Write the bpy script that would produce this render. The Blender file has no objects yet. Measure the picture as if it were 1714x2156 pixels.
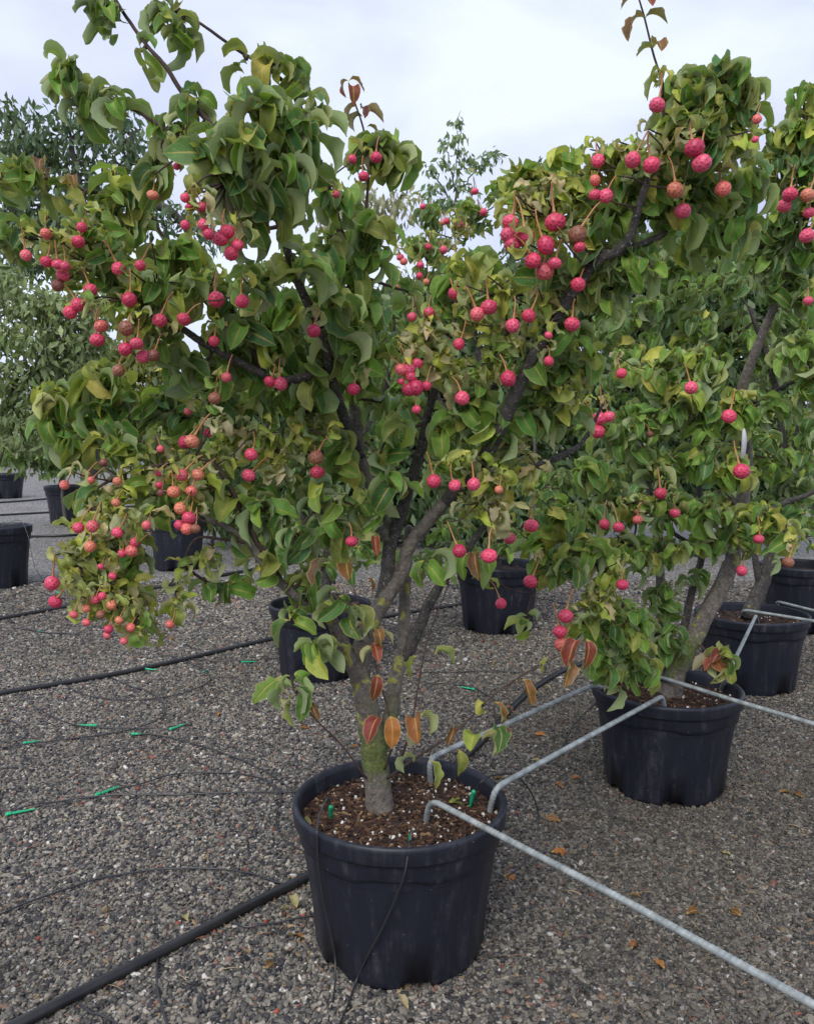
import bpy, math, random
import numpy as np
from mathutils import Vector, Matrix

random.seed(7)
RNG = np.random.default_rng(11)
sc = bpy.context.scene
COL = sc.collection

# ------------------------------------------------------------------ camera
CAM_H, PITCH = 1.416, math.radians(4.94)
F, CX, CY = 1714.0, 857.0, 1078.0            # photo measured in a 1714 x 2156 frame
cam_d = bpy.data.cameras.new('camera')
cam = bpy.data.objects.new('camera', cam_d)
COL.objects.link(cam)
cam.location = (0, 0, CAM_H)
cam.rotation_euler = (math.pi / 2 - PITCH, 0, 0)
cam_d.sensor_fit = 'HORIZONTAL'
cam_d.sensor_width = 36.0
cam_d.lens = 36.0 * F / 1714.0
cam_d.clip_start = 0.05
cam_d.clip_end = 2000
sc.camera = cam
cam_d.dof.use_dof = False

# ------------------------------------------------------------------ world, sun, exposure
SUN_EL, SUN_ROT = math.radians(46), math.radians(200)
w = bpy.data.worlds.new('World')
sc.world = w
w.use_nodes = True
nt = w.node_tree
for n in list(nt.nodes):
    nt.nodes.remove(n)
N = nt.nodes.new
out = N('ShaderNodeOutputWorld')
bg = N('ShaderNodeBackground')
bg.inputs['Strength'].default_value = 0.1
sky = N('ShaderNodeTexSky')
sky.sky_type = 'NISHITA'
sky.sun_disc = False
sky.sun_elevation = SUN_EL
sky.sun_rotation = SUN_ROT
tc = N('ShaderNodeTexCoord')
mp = N('ShaderNodeMapping')
mp.inputs['Scale'].default_value = (1.0, 1.0, 2.2)
mp.inputs['Location'].default_value = (0.35, 0.1, 0.4)
noi = N('ShaderNodeTexNoise')
noi.inputs['Scale'].default_value = 2.1
noi.inputs['Detail'].default_value = 5.0
noi.inputs['Roughness'].default_value = 0.5
noi.inputs['Distortion'].default_value = 0.35
rmp = N('ShaderNodeValToRGB')
rmp.color_ramp.elements[0].position = 0.39
rmp.color_ramp.elements[0].color = (3.75, 4.05, 5.75, 1)
rmp.color_ramp.elements[1].position = 0.62
rmp.color_ramp.elements[1].color = (5.75, 6.25, 7.5, 1)
mx = N('ShaderNodeMix')
mx.data_type = 'RGBA'
mx.inputs['Factor'].default_value = 0.93
nt.links.new(tc.outputs['Generated'], mp.inputs['Vector'])
nt.links.new(mp.outputs['Vector'], noi.inputs['Vector'])
nt.links.new(noi.outputs['Fac'], rmp.inputs['Fac'])
nt.links.new(sky.outputs['Color'], mx.inputs[6])
nt.links.new(rmp.outputs['Color'], mx.inputs[7])
nt.links.new(mx.outputs[2], bg.inputs['Color'])
nt.links.new(bg.outputs['Background'], out.inputs['Surface'])

sl = bpy.data.lights.new('sun', 'SUN')
sl.energy = 1.5
sl.angle = math.radians(35)
sl.color = (1.0, 0.97, 0.92)
sun = bpy.data.objects.new('sun', sl)
COL.objects.link(sun)
sun.rotation_euler = (math.pi / 2 - SUN_EL, 0, math.radians(-20))   # behind the camera, a little to one side

sc.view_settings.view_transform = 'Standard'
sc.view_settings.look = 'None'
sc.view_settings.gamma = 1.0
sc.view_settings.exposure = 0.76
sc.view_settings.use_curve_mapping = False
sc.cycles.max_bounces = 8
sc.cycles.transparent_max_bounces = 8
sc.cycles.use_denoising = True

# ------------------------------------------------------------------ pixel -> place
cp, sp = math.cos(PITCH), math.sin(PITCH)

def ray(x, y):
    u, v = (x - CX) / F, -(y - CY) / F
    return np.array([u, cp + v * sp, -sp + v * cp])

def P(x, y, Y):
    r = ray(x, y)
    return np.array([0, 0, CAM_H]) + r * (Y / r[1])

def G(x, y, z=0.0):
    r = ray(x, y)
    return np.array([0, 0, CAM_H]) + r * ((z - CAM_H) / r[2])

def proj(p):
    d = np.asarray(p) - np.array([0, 0, CAM_H])
    fwd = d[..., 1] * cp - d[..., 2] * sp
    up = d[..., 1] * sp + d[..., 2] * cp
    return CX + F * d[..., 0] / fwd, CY - F * up / fwd, fwd

# ------------------------------------------------------------------ materials
def mat(name):
    m = bpy.data.materials.new(name)
    m.use_nodes = True
    t = m.node_tree
    b = t.nodes['Principled BSDF']
    return m, t, b

class NB:
    """small node helper"""
    def __init__(s, t): s.t = t
    def n(s, kind, **kw):
        x = s.t.nodes.new(kind)
        for k, v in kw.items():
            setattr(x, k, v)
        return x
    def l(s, a, b): s.t.links.new(a, b)
    def math(s, op, a, b=None, c=None, clamp=False):
        x = s.n('ShaderNodeMath', operation=op)
        x.use_clamp = clamp
        for i, q in enumerate((a, b, c)):
            if q is None: continue
            if isinstance(q, (int, float)): x.inputs[i].default_value = q
            else: s.l(q, x.inputs[i])
        return x.outputs[0]
    def mix(s, f, a, b, mode='MIX'):
        x = s.n('ShaderNodeMix', data_type='RGBA', blend_type=mode)
        for i, q in ((0, f), (6, a), (7, b)):
            if isinstance(q, (int, float)): x.inputs[i].default_value = q
            elif isinstance(q, tuple): x.inputs[i].default_value = (*q, 1) if len(q) == 3 else q
            else: s.l(q, x.inputs[i])
        return x.outputs[2]
    def noise(s, vec, scale, detail=4, rough=0.5, dist=0.0):
        x = s.n('ShaderNodeTexNoise')
        x.inputs['Scale'].default_value = scale
        x.inputs['Detail'].default_value = detail
        x.inputs['Roughness'].default_value = rough
        x.inputs['Distortion'].default_value = dist
        if vec is not None: s.l(vec, x.inputs['Vector'])
        return x.outputs['Fac']
    def ramp(s, f, stops, interp='LINEAR'):
        x = s.n('ShaderNodeValToRGB')
        cr = x.color_ramp
        cr.interpolation = interp
        while len(cr.elements) < len(stops): cr.elements.new(0.5)
        for e, (p, c) in zip(cr.elements, stops):
            e.position = p
            e.color = (*c, 1) if len(c) == 3 else c
        s.l(f, x.inputs['Fac'])
        return x.outputs['Color']
    def smooth(s, v, lo, hi):
        x = s.n('ShaderNodeMapRange', interpolation_type='SMOOTHSTEP')
        s.l(v, x.inputs['Value'])
        x.inputs['From Min'].default_value = lo
        x.inputs['From Max'].default_value = hi
        return x.outputs['Result']
    def bump(s, h, strength, dist):
        x = s.n('ShaderNodeBump')
        x.inputs['Strength'].default_value = strength
        x.inputs['Distance'].default_value = dist
        s.l(h, x.inputs['Height'])
        return x.outputs['Normal']

def leaf_material(name, pale=(0.46, 0.51, 0.29), veins=True, rough=0.5, transl=0.36):
    m, t, b = mat(name)
    q = NB(t)
    at = q.n('ShaderNodeAttribute', attribute_name='tint')
    oi = q.n('ShaderNodeObjectInfo')
    tint = q.mix(1.0, at.outputs['Color'], oi.outputs['Color'], 'MULTIPLY')
    geo = q.n('ShaderNodeNewGeometry')
    nz = q.noise(geo.outputs['Position'], 38.0, 3)
    tint = q.mix(1.0, tint, q.ramp(nz, [(0.3, (0.72, 0.76, 0.7)), (0.7, (1.22, 1.2, 1.15))]), 'MULTIPLY')
    under = q.mix(0.58, tint, pale)
    hgt = None
    if veins:
        uv = q.n('ShaderNodeUVMap', uv_map='UVMap')
        sx = q.n('ShaderNodeSeparateXYZ')
        q.l(uv.outputs['UV'], sx.inputs[0])
        au = q.math('ABSOLUTE', q.math('MULTIPLY_ADD', sx.outputs['X'], 2.0, -1.0))
        mid = q.math('MAXIMUM', q.math('SUBTRACT', 1.0, q.smooth(au, 0.02, 0.12)), q.math('SUBTRACT', 1.0, q.smooth(sx.outputs['Y'], 0.1, 0.17)))
        ph = q.math('SUBTRACT', q.math('MULTIPLY', sx.outputs['Y'], 5.2), q.math('MULTIPLY', q.math('POWER', au, 1.4), 1.7))
        fr = q.math('ABSOLUTE', q.math('SUBTRACT', q.math('FRACT', ph), 0.5))
        vein = q.math('SUBTRACT', 1.0, q.smooth(fr, 0.02, 0.11))
        edge = q.smooth(au, 0.8, 1.0)
        veinf = q.math('ADD', q.math('MULTIPLY', mid, 0.85), q.math('MULTIPLY', vein, 0.16), clamp=True)
        top = q.mix(veinf, tint, q.mix(0.62, tint, (0.66, 0.50, 0.13)))
        top = q.mix(q.math('MULTIPLY', edge, 0.5), top, (0.50, 0.45, 0.18))
        under = q.mix(q.math('MULTIPLY', veinf, 0.5), under, q.mix(0.6, under, (0.5, 0.45, 0.26)))
        hgt = q.math('SUBTRACT', 1.0, q.math('MAXIMUM', mid, q.math('MULTIPLY', vein, 0.6)))
    else:
        top = tint
    colr = q.mix(geo.outputs['Backfacing'], top, under)
    q.l(colr, b.inputs['Base Color'])
    q.l(q.math('MULTIPLY_ADD', geo.outputs['Backfacing'], 0.25, rough), b.inputs['Roughness'])
    b.inputs['Specular IOR Level'].default_value = 0.3
    if hgt is not None:
        q.l(q.bump(hgt, 0.35, 0.0015), b.inputs['Normal'])
    tr = q.n('ShaderNodeBsdfTranslucent')
    q.l(q.mix(1.0, q.mix(0.3, top, (0.4, 0.45, 0.08)), (1.0, 1.05, 0.6), 'MULTIPLY'), tr.inputs['Color'])
    ms = q.n('ShaderNodeMixShader')
    ms.inputs[0].default_value = transl
    q.l(b.outputs[0], ms.inputs[1])
    q.l(tr.outputs[0], ms.inputs[2])
    q.l(ms.outputs[0], t.nodes['Material Output'].inputs['Surface'])
    return m

M_LEAF = leaf_material('dogwood_leaf')
M_FARLEAF = leaf_material('far_leaf', pale=(0.2, 0.25, 0.14), veins=False, rough=0.5, transl=0.3)

def bark_material(name, c0, c1, lichen=0.0, moss=False, spots=True):
    m, t, b = mat(name)
    q = NB(t)
    geo = q.n('ShaderNodeNewGeometry')
    pos = geo.outputs['Position']
    n1 = q.noise(pos, 55, 6, 0.65)
    col = q.ramp(n1, [(0.3, c0), (0.7, c1)])
    if spots:
        n3 = q.noise(pos, 150, 3, 0.6)
        col = q.mix(q.smooth(n3, 0.60, 0.68), col, (0.36, 0.34, 0.31))
    if lichen > 0:
        n2 = q.noise(pos, 17, 5, 0.6, 0.5)
        msk = q.smooth(n2, 0.66 - 0.1 * lichen, 0.72 - 0.1 * lichen)
        sx = q.n('ShaderNodeSeparateXYZ')
        q.l(pos, sx.inputs[0])
        msk = q.math('MULTIPLY', msk, q.math('SUBTRACT', 1.0, q.smooth(sx.outputs['Z'], 0.9, 1.25)))
        col = q.mix(msk, col, q.ramp(n1, [(0.35, (0.34, 0.30, 0.03)), (0.65, (0.46, 0.48, 0.13))]))
        if moss:
            zz = q.math('ADD', sx.outputs['Z'], q.math('MULTIPLY', q.math('SUBTRACT', n2, 0.5), 0.28))
            mm = q.math('MULTIPLY', q.smooth(zz, 0.43, 0.52), q.math('SUBTRACT', 1.0, q.smooth(zz, 0.56, 0.68)))
            col = q.mix(q.math('MULTIPLY', mm, 0.9), col, q.ramp(q.noise(pos, 120, 4), [(0.3, (0.05, 0.075, 0.012)), (0.7, (0.19, 0.23, 0.05))]))
    q.l(col, b.inputs['Base Color'])
    b.inputs['Roughness'].default_value = 0.85
    q.l(q.bump(q.noise(pos, 75, 8, 0.78), 1.0, 0.012), b.inputs['Normal'])
    return m

M_BARK = bark_material('bark_lichen', (0.085, 0.07, 0.058), (0.27, 0.235, 0.19), lichen=0.8, moss=True)
M_BARK2 = bark_material('bark_dark', (0.03, 0.026, 0.024), (0.13, 0.115, 0.1), lichen=0.35)
M_BARKF = bark_material('bark_far', (0.05, 0.045, 0.04), (0.14, 0.125, 0.11), spots=False)
M_TWIG = bark_material('twig_bark', (0.05, 0.03, 0.028), (0.13, 0.085, 0.06), spots=False)

def plain(name, c, rough=0.5, spec=0.5, metal=0.0, noise=None, bump=None):
    m, t, b = mat(name)
    q = NB(t)
    b.inputs['Roughness'].default_value = rough
    b.inputs['Specular IOR Level'].default_value = spec
    b.inputs['Metallic'].default_value = metal
    geo = q.n('ShaderNodeNewGeometry')
    if noise:
        sc_, c2 = noise
        q.l(q.ramp(q.noise(geo.outputs['Position'], sc_, 5, 0.6), [(0.35, c), (0.68, c2)]), b.inputs['Base Color'])
    else:
        b.inputs['Base Color'].default_value = (*c, 1)
    if bump:
        q.l(q.bump(q.noise(geo.outputs['Position'], bump[0], 4), bump[1], bump[2]), b.inputs['Normal'])
    return m

M_STALK = plain('stalk', (0.36, 0.12, 0.05), 0.5, noise=(60, (0.42, 0.24, 0.08)))
M_HOSE = plain('hose_rubber', (0.012, 0.012, 0.013), 0.42, 0.5, noise=(9, (0.028, 0.027, 0.026)))
M_TUBE = plain('tube_plastic', (0.026, 0.026, 0.028), 0.33, 0.6)
M_STAKE = plain('green_plastic', (0.012, 0.36, 0.15), 0.38, 0.5, noise=(70, (0.02, 0.5, 0.24)))
M_ROD = plain('galvanised_steel', (0.20, 0.225, 0.22), 0.55, 0.45, 0.25, noise=(28, (0.42, 0.45, 0.43)))
M_TAG = plain('white_tag', (0.75, 0.76, 0.76), 0.4)

def pot_material():
    m, t, b = mat('pot_plastic')
    q = NB(t)
    tcx = q.n('ShaderNodeTexCoord')
    mpx = q.n('ShaderNodeMapping')
    mpx.inputs['Scale'].default_value = (9, 9, 0.8)
    q.l(tcx.outputs['Object'], mpx.inputs['Vector'])
    streak = q.noise(mpx.outputs['Vector'], 2.2, 6, 0.7)
    fine = q.noise(tcx.outputs['Object'], 22, 5, 0.7)
    dust = q.math('MULTIPLY', q.smooth(streak, 0.45, 0.85), q.smooth(fine, 0.3, 0.75))
    spk = q.smooth(q.noise(tcx.outputs['Object'], 95, 2, 0.5), 0.745, 0.77)
    col = q.mix(dust, (0.0125, 0.0142, 0.0225), (0.115, 0.115, 0.122))
    col = q.mix(q.math('MULTIPLY', spk, 0.45), col, (0.3, 0.28, 0.25))
    q.l(col, b.inputs['Base Color'])
    q.l(q.math('MULTIPLY_ADD', dust, 0.3, 0.44), b.inputs['Roughness'])
    b.inputs['Specular IOR Level'].default_value = 0.38
    q.l(q.bump(q.noise(tcx.outputs['Object'], 160, 3, 0.6), 0.12, 0.002), b.inputs['Normal'])
    return m
M_POT = pot_material()

def soil_material():
    m, t, b = mat('potting_soil')
    q = NB(t)
    geo = q.n('ShaderNodeNewGeometry')
    n = q.noise(geo.outputs['Position'], 70, 8, 0.75)
    q.l(q.ramp(n, [(0.3, (0.012, 0.007, 0.005)), (0.55, (0.05, 0.028, 0.018)), (0.75, (0.13, 0.085, 0.05))]), b.inputs['Base Color'])
    b.inputs['Roughness'].default_value = 0.95
    q.l(q.bump(q.noise(geo.outputs['Position'], 130, 6, 0.8), 1.0, 0.01), b.inputs['Normal'])
    return m
M_SOIL = soil_material()

def attr_mat(name, rough=0.8, bump=None, kind='GEOMETRY', spec=0.3):
    m, t, b = mat(name)
    q = NB(t)
    a = q.n('ShaderNodeAttribute', attribute_name='tint', attribute_type=kind)
    geo = q.n('ShaderNodeNewGeometry')
    nz = q.noise(geo.outputs['Position'], 260, 3, 0.6)
    q.l(q.mix(1.0, a.outputs['Color'], q.ramp(nz, [(0.3, (0.7, 0.7, 0.7)), (0.7, (1.2, 1.2, 1.2))]), 'MULTIPLY'), b.inputs['Base Color'])
    b.inputs['Roughness'].default_value = rough
    b.inputs['Specular IOR Level'].default_value = spec
    return m
M_CHIP = attr_mat('mulch_chip', 0.9)
M_STONE = attr_mat('gravel_stone', 0.62, kind='INSTANCER', spec=0.4)

def fruit_material():
    m, t, b = mat('fruit_skin')
    q = NB(t)
    a = q.n('ShaderNodeAttribute', attribute_name='dot')
    oi = q.n('ShaderNodeObjectInfo')
    tcx = q.n('ShaderNodeTexCoord')
    nz = q.noise(tcx.outputs['Object'], 45, 3)
    base = q.mix(1.0, oi.outputs['Color'], q.ramp(nz, [(0.3, (0.82, 0.7, 0.75)), (0.7, (1.12, 1.3, 1.2))]), 'MULTIPLY')
    sx = q.n('ShaderNodeSeparateXYZ')
    q.l(a.outputs['Color'], sx.inputs[0])
    col = q.mix(q.math('MULTIPLY', sx.outputs['X'], 0.96), base, (0.055, 0.005, 0.016))
    col = q.mix(q.math('MULTIPLY', sx.outputs['Y'], 0.38), col, q.mix(0.6, base, (0.12, 0.01, 0.03)))
    q.l(col, b.inputs['Base Color'])
    b.inputs['Roughness'].default_value = 0.42
    b.inputs['Specular IOR Level'].default_value = 0.4
    b.inputs['Subsurface Weight'].default_value = 0.12
    b.inputs['Subsurface Radius'].default_value = (0.01, 0.003, 0.003)
    b.inputs['Subsurface Scale'].default_value = 0.4
    return m
M_FRUIT = fruit_material()

def ground_material():
    m, t, b = mat('gravel_ground')
    q = NB(t)
    geo = q.n('ShaderNodeNewGeometry')
    pos = geo.outputs['Position']
    vo = q.n('ShaderNodeTexVoronoi')
    vo.inputs['Scale'].default_value = 62
    q.l(pos, vo.inputs['Vector'])
    sx = q.n('ShaderNodeSeparateColor')
    q.l(vo.outputs['Color'], sx.inputs[0])
    stone = q.ramp(sx.outputs[0], [(0.0, (0.05, 0.05, 0.054)), (0.28, (0.12, 0.115, 0.105)), (0.6, (0.25, 0.235, 0.21)), (0.88, (0.38, 0.355, 0.315)), (0.97, (0.6, 0.58, 0.54))])
    crack = q.smooth(vo.outputs['Distance'], 0.25, 0.75)
    stone = q.mix(q.math('MULTIPLY', crack, 0.5), stone, (0.045, 0.043, 0.04))
    big = q.noise(pos, 0.9, 5, 0.6)
    stone = q.mix(1.0, stone, q.ramp(big, [(0.3, (0.82, 0.82, 0.8)), (0.7, (1.18, 1.17, 1.16))]), 'MULTIPLY')
    mossy = q.smooth(q.noise(pos, 1.7, 5, 0.65), 0.56, 0.75)
    stone = q.mix(q.math('MULTIPLY', mossy, 0.3), stone, (0.085, 0.08, 0.04))
    q.l(stone, b.inputs['Base Color'])
    b.inputs['Roughness'].default_value = 0.75
    q.l(q.bump(q.math('SUBTRACT', 1.0, vo.outputs['Distance']), 0.8, 0.012), b.inputs['Normal'])
    return m
M_GROUND = ground_material()

# ------------------------------------------------------------------ mesh helpers
def mesh_from(name, V, Fc, material=None, smooth=True, uv=None, tint=None, attr='tint'):
    me = bpy.data.meshes.new(name)
    V = np.asarray(V, dtype=np.float32).reshape(-1, 3)
    if isinstance(Fc, np.ndarray):
        k = Fc.shape[1]
        nf = len(Fc)
        me.vertices.add(len(V))
        me.vertices.foreach_set('co', V.ravel())
        me.loops.add(nf * k)
        me.loops.foreach_set('vertex_index', Fc.astype(np.int32).ravel())
        me.polygons.add(nf)
        me.polygons.foreach_set('loop_start', (np.arange(nf) * k).astype(np.int32))
        me.polygons.foreach_set('loop_total', np.full(nf, k, np.int32))
        me.update(calc_edges=True)
    else:
        me.from_pydata(V.tolist(), [], Fc)
    if smooth:
        me.polygons.foreach_set('use_smooth', np.ones(len(me.polygons), bool))
    if uv is not None:
        lay = me.uv_layers.new(name='UVMap')
        li = np.empty(len(me.loops), np.int32)
        me.loops.foreach_get('vertex_index', li)
        lay.data.foreach_set('uv', np.asarray(uv, np.float32)[li].ravel())
    if tint is not None:
        a = me.color_attributes.new(attr, 'FLOAT_COLOR', 'POINT')
        t4 = np.ones((len(V), 4), np.float32)
        t4[:, :3] = tint
        a.data.foreach_set('color', t4.ravel())
    if material is not None:
        me.materials.append(material)
    me.validate()
    return me

def obj(name, me, parent=None, loc=None):
    o = bpy.data.objects.new(name, me)
    COL.objects.link(o)
    if parent is not None: o.parent = parent
    if loc is not None: o.location = loc
    return o

def tag(o, label=None, cat=None, group=None, kind=None):
    if label: o['label'] = label
    if cat: o['category'] = cat
    if group: o['group'] = group
    if kind: o['kind'] = kind
    return o

def empty(name, loc):
    o = bpy.data.objects.new(name, None)
    COL.objects.link(o)
    o.location = loc
    o.empty_display_size = 0.1
    return o

def catmull(pts, n):
    pts = [np.asarray(p, float) for p in pts]
    if len(pts) == 2:
        return np.array([pts[0] + (pts[1] - pts[0]) * i / n for i in range(n + 1)])
    ext = [2 * pts[0] - pts[1]] + pts + [2 * pts[-1] - pts[-2]]
    res = []
    for i in range(1, len(ext) - 2):
        p0, p1, p2, p3 = ext[i - 1:i + 3]
        for k in range(n):
            t = k / n
            res.append(0.5 * ((2 * p1) + (-p0 + p2) * t + (2 * p0 - 5 * p1 + 4 * p2 - p3) * t * t + (-p0 + 3 * p1 - 3 * p2 + p3) * t ** 3))
    res.append(pts[-1])
    return np.array(res)

def tube(C, R, sides=8, cap=True, knob=0.0, rng=None):
    """tube along points C with radii R -> (V, quads)"""
    C = np.asarray(C, float)
    n = len(C)
    R = np.broadcast_to(np.asarray(R, float), (n,))
    T = np.gradient(C, axis=0)
    T /= np.linalg.norm(T, axis=1)[:, None] + 1e-9
    up = np.array([0, 0, 1.0]) if abs(T[0, 2]) < 0.9 else np.array([1.0, 0, 0])
    u = np.cross(T[0], up); u /= np.linalg.norm(u)
    V = np.empty((n, sides, 3))
    a = np.arange(sides) / sides * 2 * math.pi
    for i in range(n):
        u = u - T[i] * np.dot(u, T[i]); u /= np.linalg.norm(u) + 1e-9
        v = np.cross(T[i], u)
        r = R[i]
        if knob and rng is not None:
            r = r * (1 + rng.uniform(-knob, knob, sides))[:, None]
        V[i] = C[i] + r * (np.cos(a)[:, None] * u + np.sin(a)[:, None] * v)
    idx = np.arange(n * sides).reshape(n, sides)
    A = idx[:-1]; B = idx[1:]
    q = np.stack([A, np.roll(A, -1, 1), np.roll(B, -1, 1), B], -1).reshape(-1, 4)
    V = V.reshape(-1, 3)
    if cap:
        V = np.vstack([V, C[0] - T[0] * R[0] * 0.2, C[-1] + T[-1] * R[-1] * 0.5])
        c0, c1 = len(V) - 2, len(V) - 1
        k = np.arange(sides)
        f0 = np.stack([idx[0][(k + 1) % sides], idx[0][k], np.full(sides, c0), np.full(sides, c0)], -1)
        f1 = np.stack([idx[-1][k], idx[-1][(k + 1) % sides], np.full(sides, c1), np.full(sides, c1)], -1)
        return V, q, np.vstack([f0[:, :3], f1[:, :3]])
    return V, q, np.zeros((0, 3), int)

class MB:
    """collects pieces into one mesh"""
    def __init__(s): s.V = []; s.Q = []; s.T = []; s.C = []; s.n = 0
    def add(s, V, Q, T=None, tint=(1, 1, 1)):
        s.V.append(V)
        if Q is not None and len(Q): s.Q.append(np.asarray(Q) + s.n)
        if T is not None and len(T): s.T.append(np.asarray(T) + s.n)
        s.C.append(np.tile(np.asarray(tint, float), (len(V), 1)))
        s.n += len(V)
    def tube(s, C, R, sides=8, **k):
        s.add(*tube(C, R, sides, **k))
    def mesh(s, name, material, smooth=True, tint=False):
        V = np.vstack(s.V)
        faces = []
        for q in s.Q: faces += q.tolist()
        for t in s.T: faces += t.tolist()
        return mesh_from(name, V, faces, material, smooth, tint=np.vstack(s.C) if tint else None)

# ------------------------------------------------------------------ leaves
def leaf_grid(rng, e0, arch, fold, twist, wave, width=0.5, nS=9, cols=(-1, -0.5, 0, 0.5, 1), skew=0.0, bend=1.2):
    """unit-length leaf from the origin: spine in the y-z plane, x across; returns V, quads, uv"""
    s = np.linspace(0, 1, nS + 1)
    ang = e0 - arch * (1 - (1 - np.clip((s - 0.04) / 0.96, 0, 1)) ** bend)
    ds = 1.0 / nS
    y = np.concatenate([[0], np.cumsum(np.cos((ang[1:] + ang[:-1]) / 2) * ds)])
    z = np.concatenate([[0], np.cumsum(np.sin((ang[1:] + ang[:-1]) / 2) * ds)])
    sp_ = np.clip((s - 0.08) / 0.92, 0, 1)
    wd = (sp_ ** 0.62) * ((1 - sp_) ** 0.85)
    wd = wd / wd.max() * width * 0.5
    wd = np.maximum(wd, np.where(s < 0.12, 0.012, 0.0))
    wd *= 1 - 0.35 * np.clip((sp_ - 0.78) / 0.22, 0, 1)
    t = np.array(cols, float)
    V = np.empty((nS + 1, len(t), 3)); UV = np.empty((nS + 1, len(t), 2))
    ph = rng.uniform(0, 6.28, 2)
    fr = rng.uniform(2.2, 3.6)
    for i in range(nS + 1):
        nrm = np.array([0, -math.sin(ang[i]), math.cos(ang[i])])
        tw = twist * s[i]
        tan = np.array([0, math.cos(ang[i]), math.sin(ang[i])])
        lat = np.array([1.0, 0, 0]) * math.cos(tw) + nrm * math.sin(tw)
        nr2 = np.cross(lat, tan)
        f = fold * (0.55 + 0.45 * math.sin(math.pi * min(1, s[i] * 1.1)))
        for j, tt in enumerate(t):
            a = f * abs(tt) ** 0.7
            off = lat * (tt * wd[i] * math.cos(a)) + nr2 * (abs(tt) * wd[i] * math.sin(a))
            wv = wave * wd[i] * abs(tt) ** 1.5 * math.sin(fr * 6.28 * s[i] + ph[0 if tt < 0 else 1])
            V[i, j] = np.array([skew * s[i] ** 2, y[i], z[i]]) + off + nr2 * wv
            UV[i, j] = (tt * 0.5 + 0.5, s[i])
    c = len(t)
    idx = np.arange((nS + 1) * c).reshape(nS + 1, c)
    q = np.stack([idx[:-1, :-1], idx[:-1, 1:], idx[1:, 1:], idx[1:, :-1]], -1).reshape(-1, 4)
    return V.reshape(-1, 3), q, UV.reshape(-1, 2)

R_ = math.radians
LV = {'G': [], 'B': [], 'C': [], 'T': []}
lr = np.random.default_rng(3)
for i in range(26):     # arching, drooping leaves
    LV['G'].append(leaf_grid(lr, R_(lr.uniform(15, 62)), R_(lr.uniform(95, 155)), R_(lr.uniform(12, 52)), R_(lr.uniform(-35, 35)), lr.uniform(0.03, 0.18), lr.uniform(0.54, 0.68), nS=10, skew=lr.uniform(-0.14, 0.14), bend=lr.uniform(2.0, 4.2)))
for i in range(22):     # strongly folded leaves whose tips curl back inward
    LV['B'].append(leaf_grid(lr, R_(lr.uniform(25, 75)), R_(lr.uniform(125, 185)), R_(lr.uniform(35, 78)), R_(lr.uniform(-60, 60)), lr.uniform(0.04, 0.22), lr.uniform(0.5, 0.66), nS=10, skew=lr.uniform(-0.2, 0.2), bend=lr.uniform(1.5, 2.8)))
for i in range(20):     # crinkled, rolled leaves of the fruiting tips
    LV['C'].append(leaf_grid(lr, R_(lr.uniform(-5, 75)), R_(lr.uniform(70, 260)), R_(lr.uniform(15, 78)), R_(lr.uniform(-120, 120)), lr.uniform(0.25, 0.6), lr.uniform(0.36, 0.52), skew=lr.uniform(-0.25, 0.25)))
for i in range(10):     # flat hanging leaves
    LV['T'].append(leaf_grid(lr, R_(lr.uniform(-30, 15)), R_(lr.uniform(60, 110)), R_(lr.uniform(15, 50)), R_(lr.uniform(-40, 40)), lr.uniform(0.08, 0.25), lr.uniform(0.44, 0.54), nS=10, skew=lr.uniform(-0.15, 0.15), bend=lr.uniform(2.5, 4.5)))
LMESH = {k: [mesh_from('leaf_blade', V, q, M_LEAF, True, uv, np.ones(3)) for V, q, uv in LV[k]] for k in LV}

PAL = {
    'deep':   [(0.055, 0.135, 0.036), (0.07, 0.16, 0.035), (0.055, 0.14, 0.05)],
    'green':  [(0.115, 0.235, 0.042), (0.14, 0.265, 0.05), (0.095, 0.205, 0.042), (0.165, 0.275, 0.05)],
    'olive':  [(0.21, 0.25, 0.06), (0.25, 0.275, 0.07), (0.185, 0.225, 0.06)],
    'yellow': [(0.36, 0.40, 0.07), (0.42, 0.41, 0.09), (0.30, 0.37, 0.07)],
    'tan':    [(0.42, 0.36, 0.19), (0.36, 0.335, 0.16), (0.46, 0.38, 0.24)],
    'red':    [(0.21, 0.03, 0.035), (0.17, 0.035, 0.045), (0.26, 0.045, 0.04)],
    'brown':  [(0.20, 0.085, 0.035), (0.25, 0.115, 0.05), (0.17, 0.07, 0.04)],
    'orange': [(0.40, 0.14, 0.04), (0.34, 0.12, 0.05)],
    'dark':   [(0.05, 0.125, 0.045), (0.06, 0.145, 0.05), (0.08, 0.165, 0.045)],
}
MIX = {   # leaf colours by kind of clump
    'G': [('green', 7), ('deep', 4), ('olive', 2), ('yellow', 1)],
    'B': [('deep', 5), ('olive', 4), ('green', 4), ('yellow', 1)],
    'C': [('olive', 4), ('yellow', 6), ('tan', 3), ('green', 2)],
    'N': [('tan', 5), ('yellow', 3), ('olive', 3)],
    'R': [('red', 6), ('brown', 2)],
    'K': [('brown', 4), ('olive', 3), ('orange', 1), ('red', 1)],
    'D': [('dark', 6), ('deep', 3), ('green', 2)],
    'L': [('yellow', 3), ('green', 4), ('olive', 1)],
}
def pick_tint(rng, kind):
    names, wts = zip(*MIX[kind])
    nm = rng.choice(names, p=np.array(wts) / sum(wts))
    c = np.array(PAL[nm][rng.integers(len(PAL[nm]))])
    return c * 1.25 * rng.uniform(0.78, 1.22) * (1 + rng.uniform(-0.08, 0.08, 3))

def norm(v):
    return v / (np.linalg.norm(v) + 1e-9)

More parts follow.
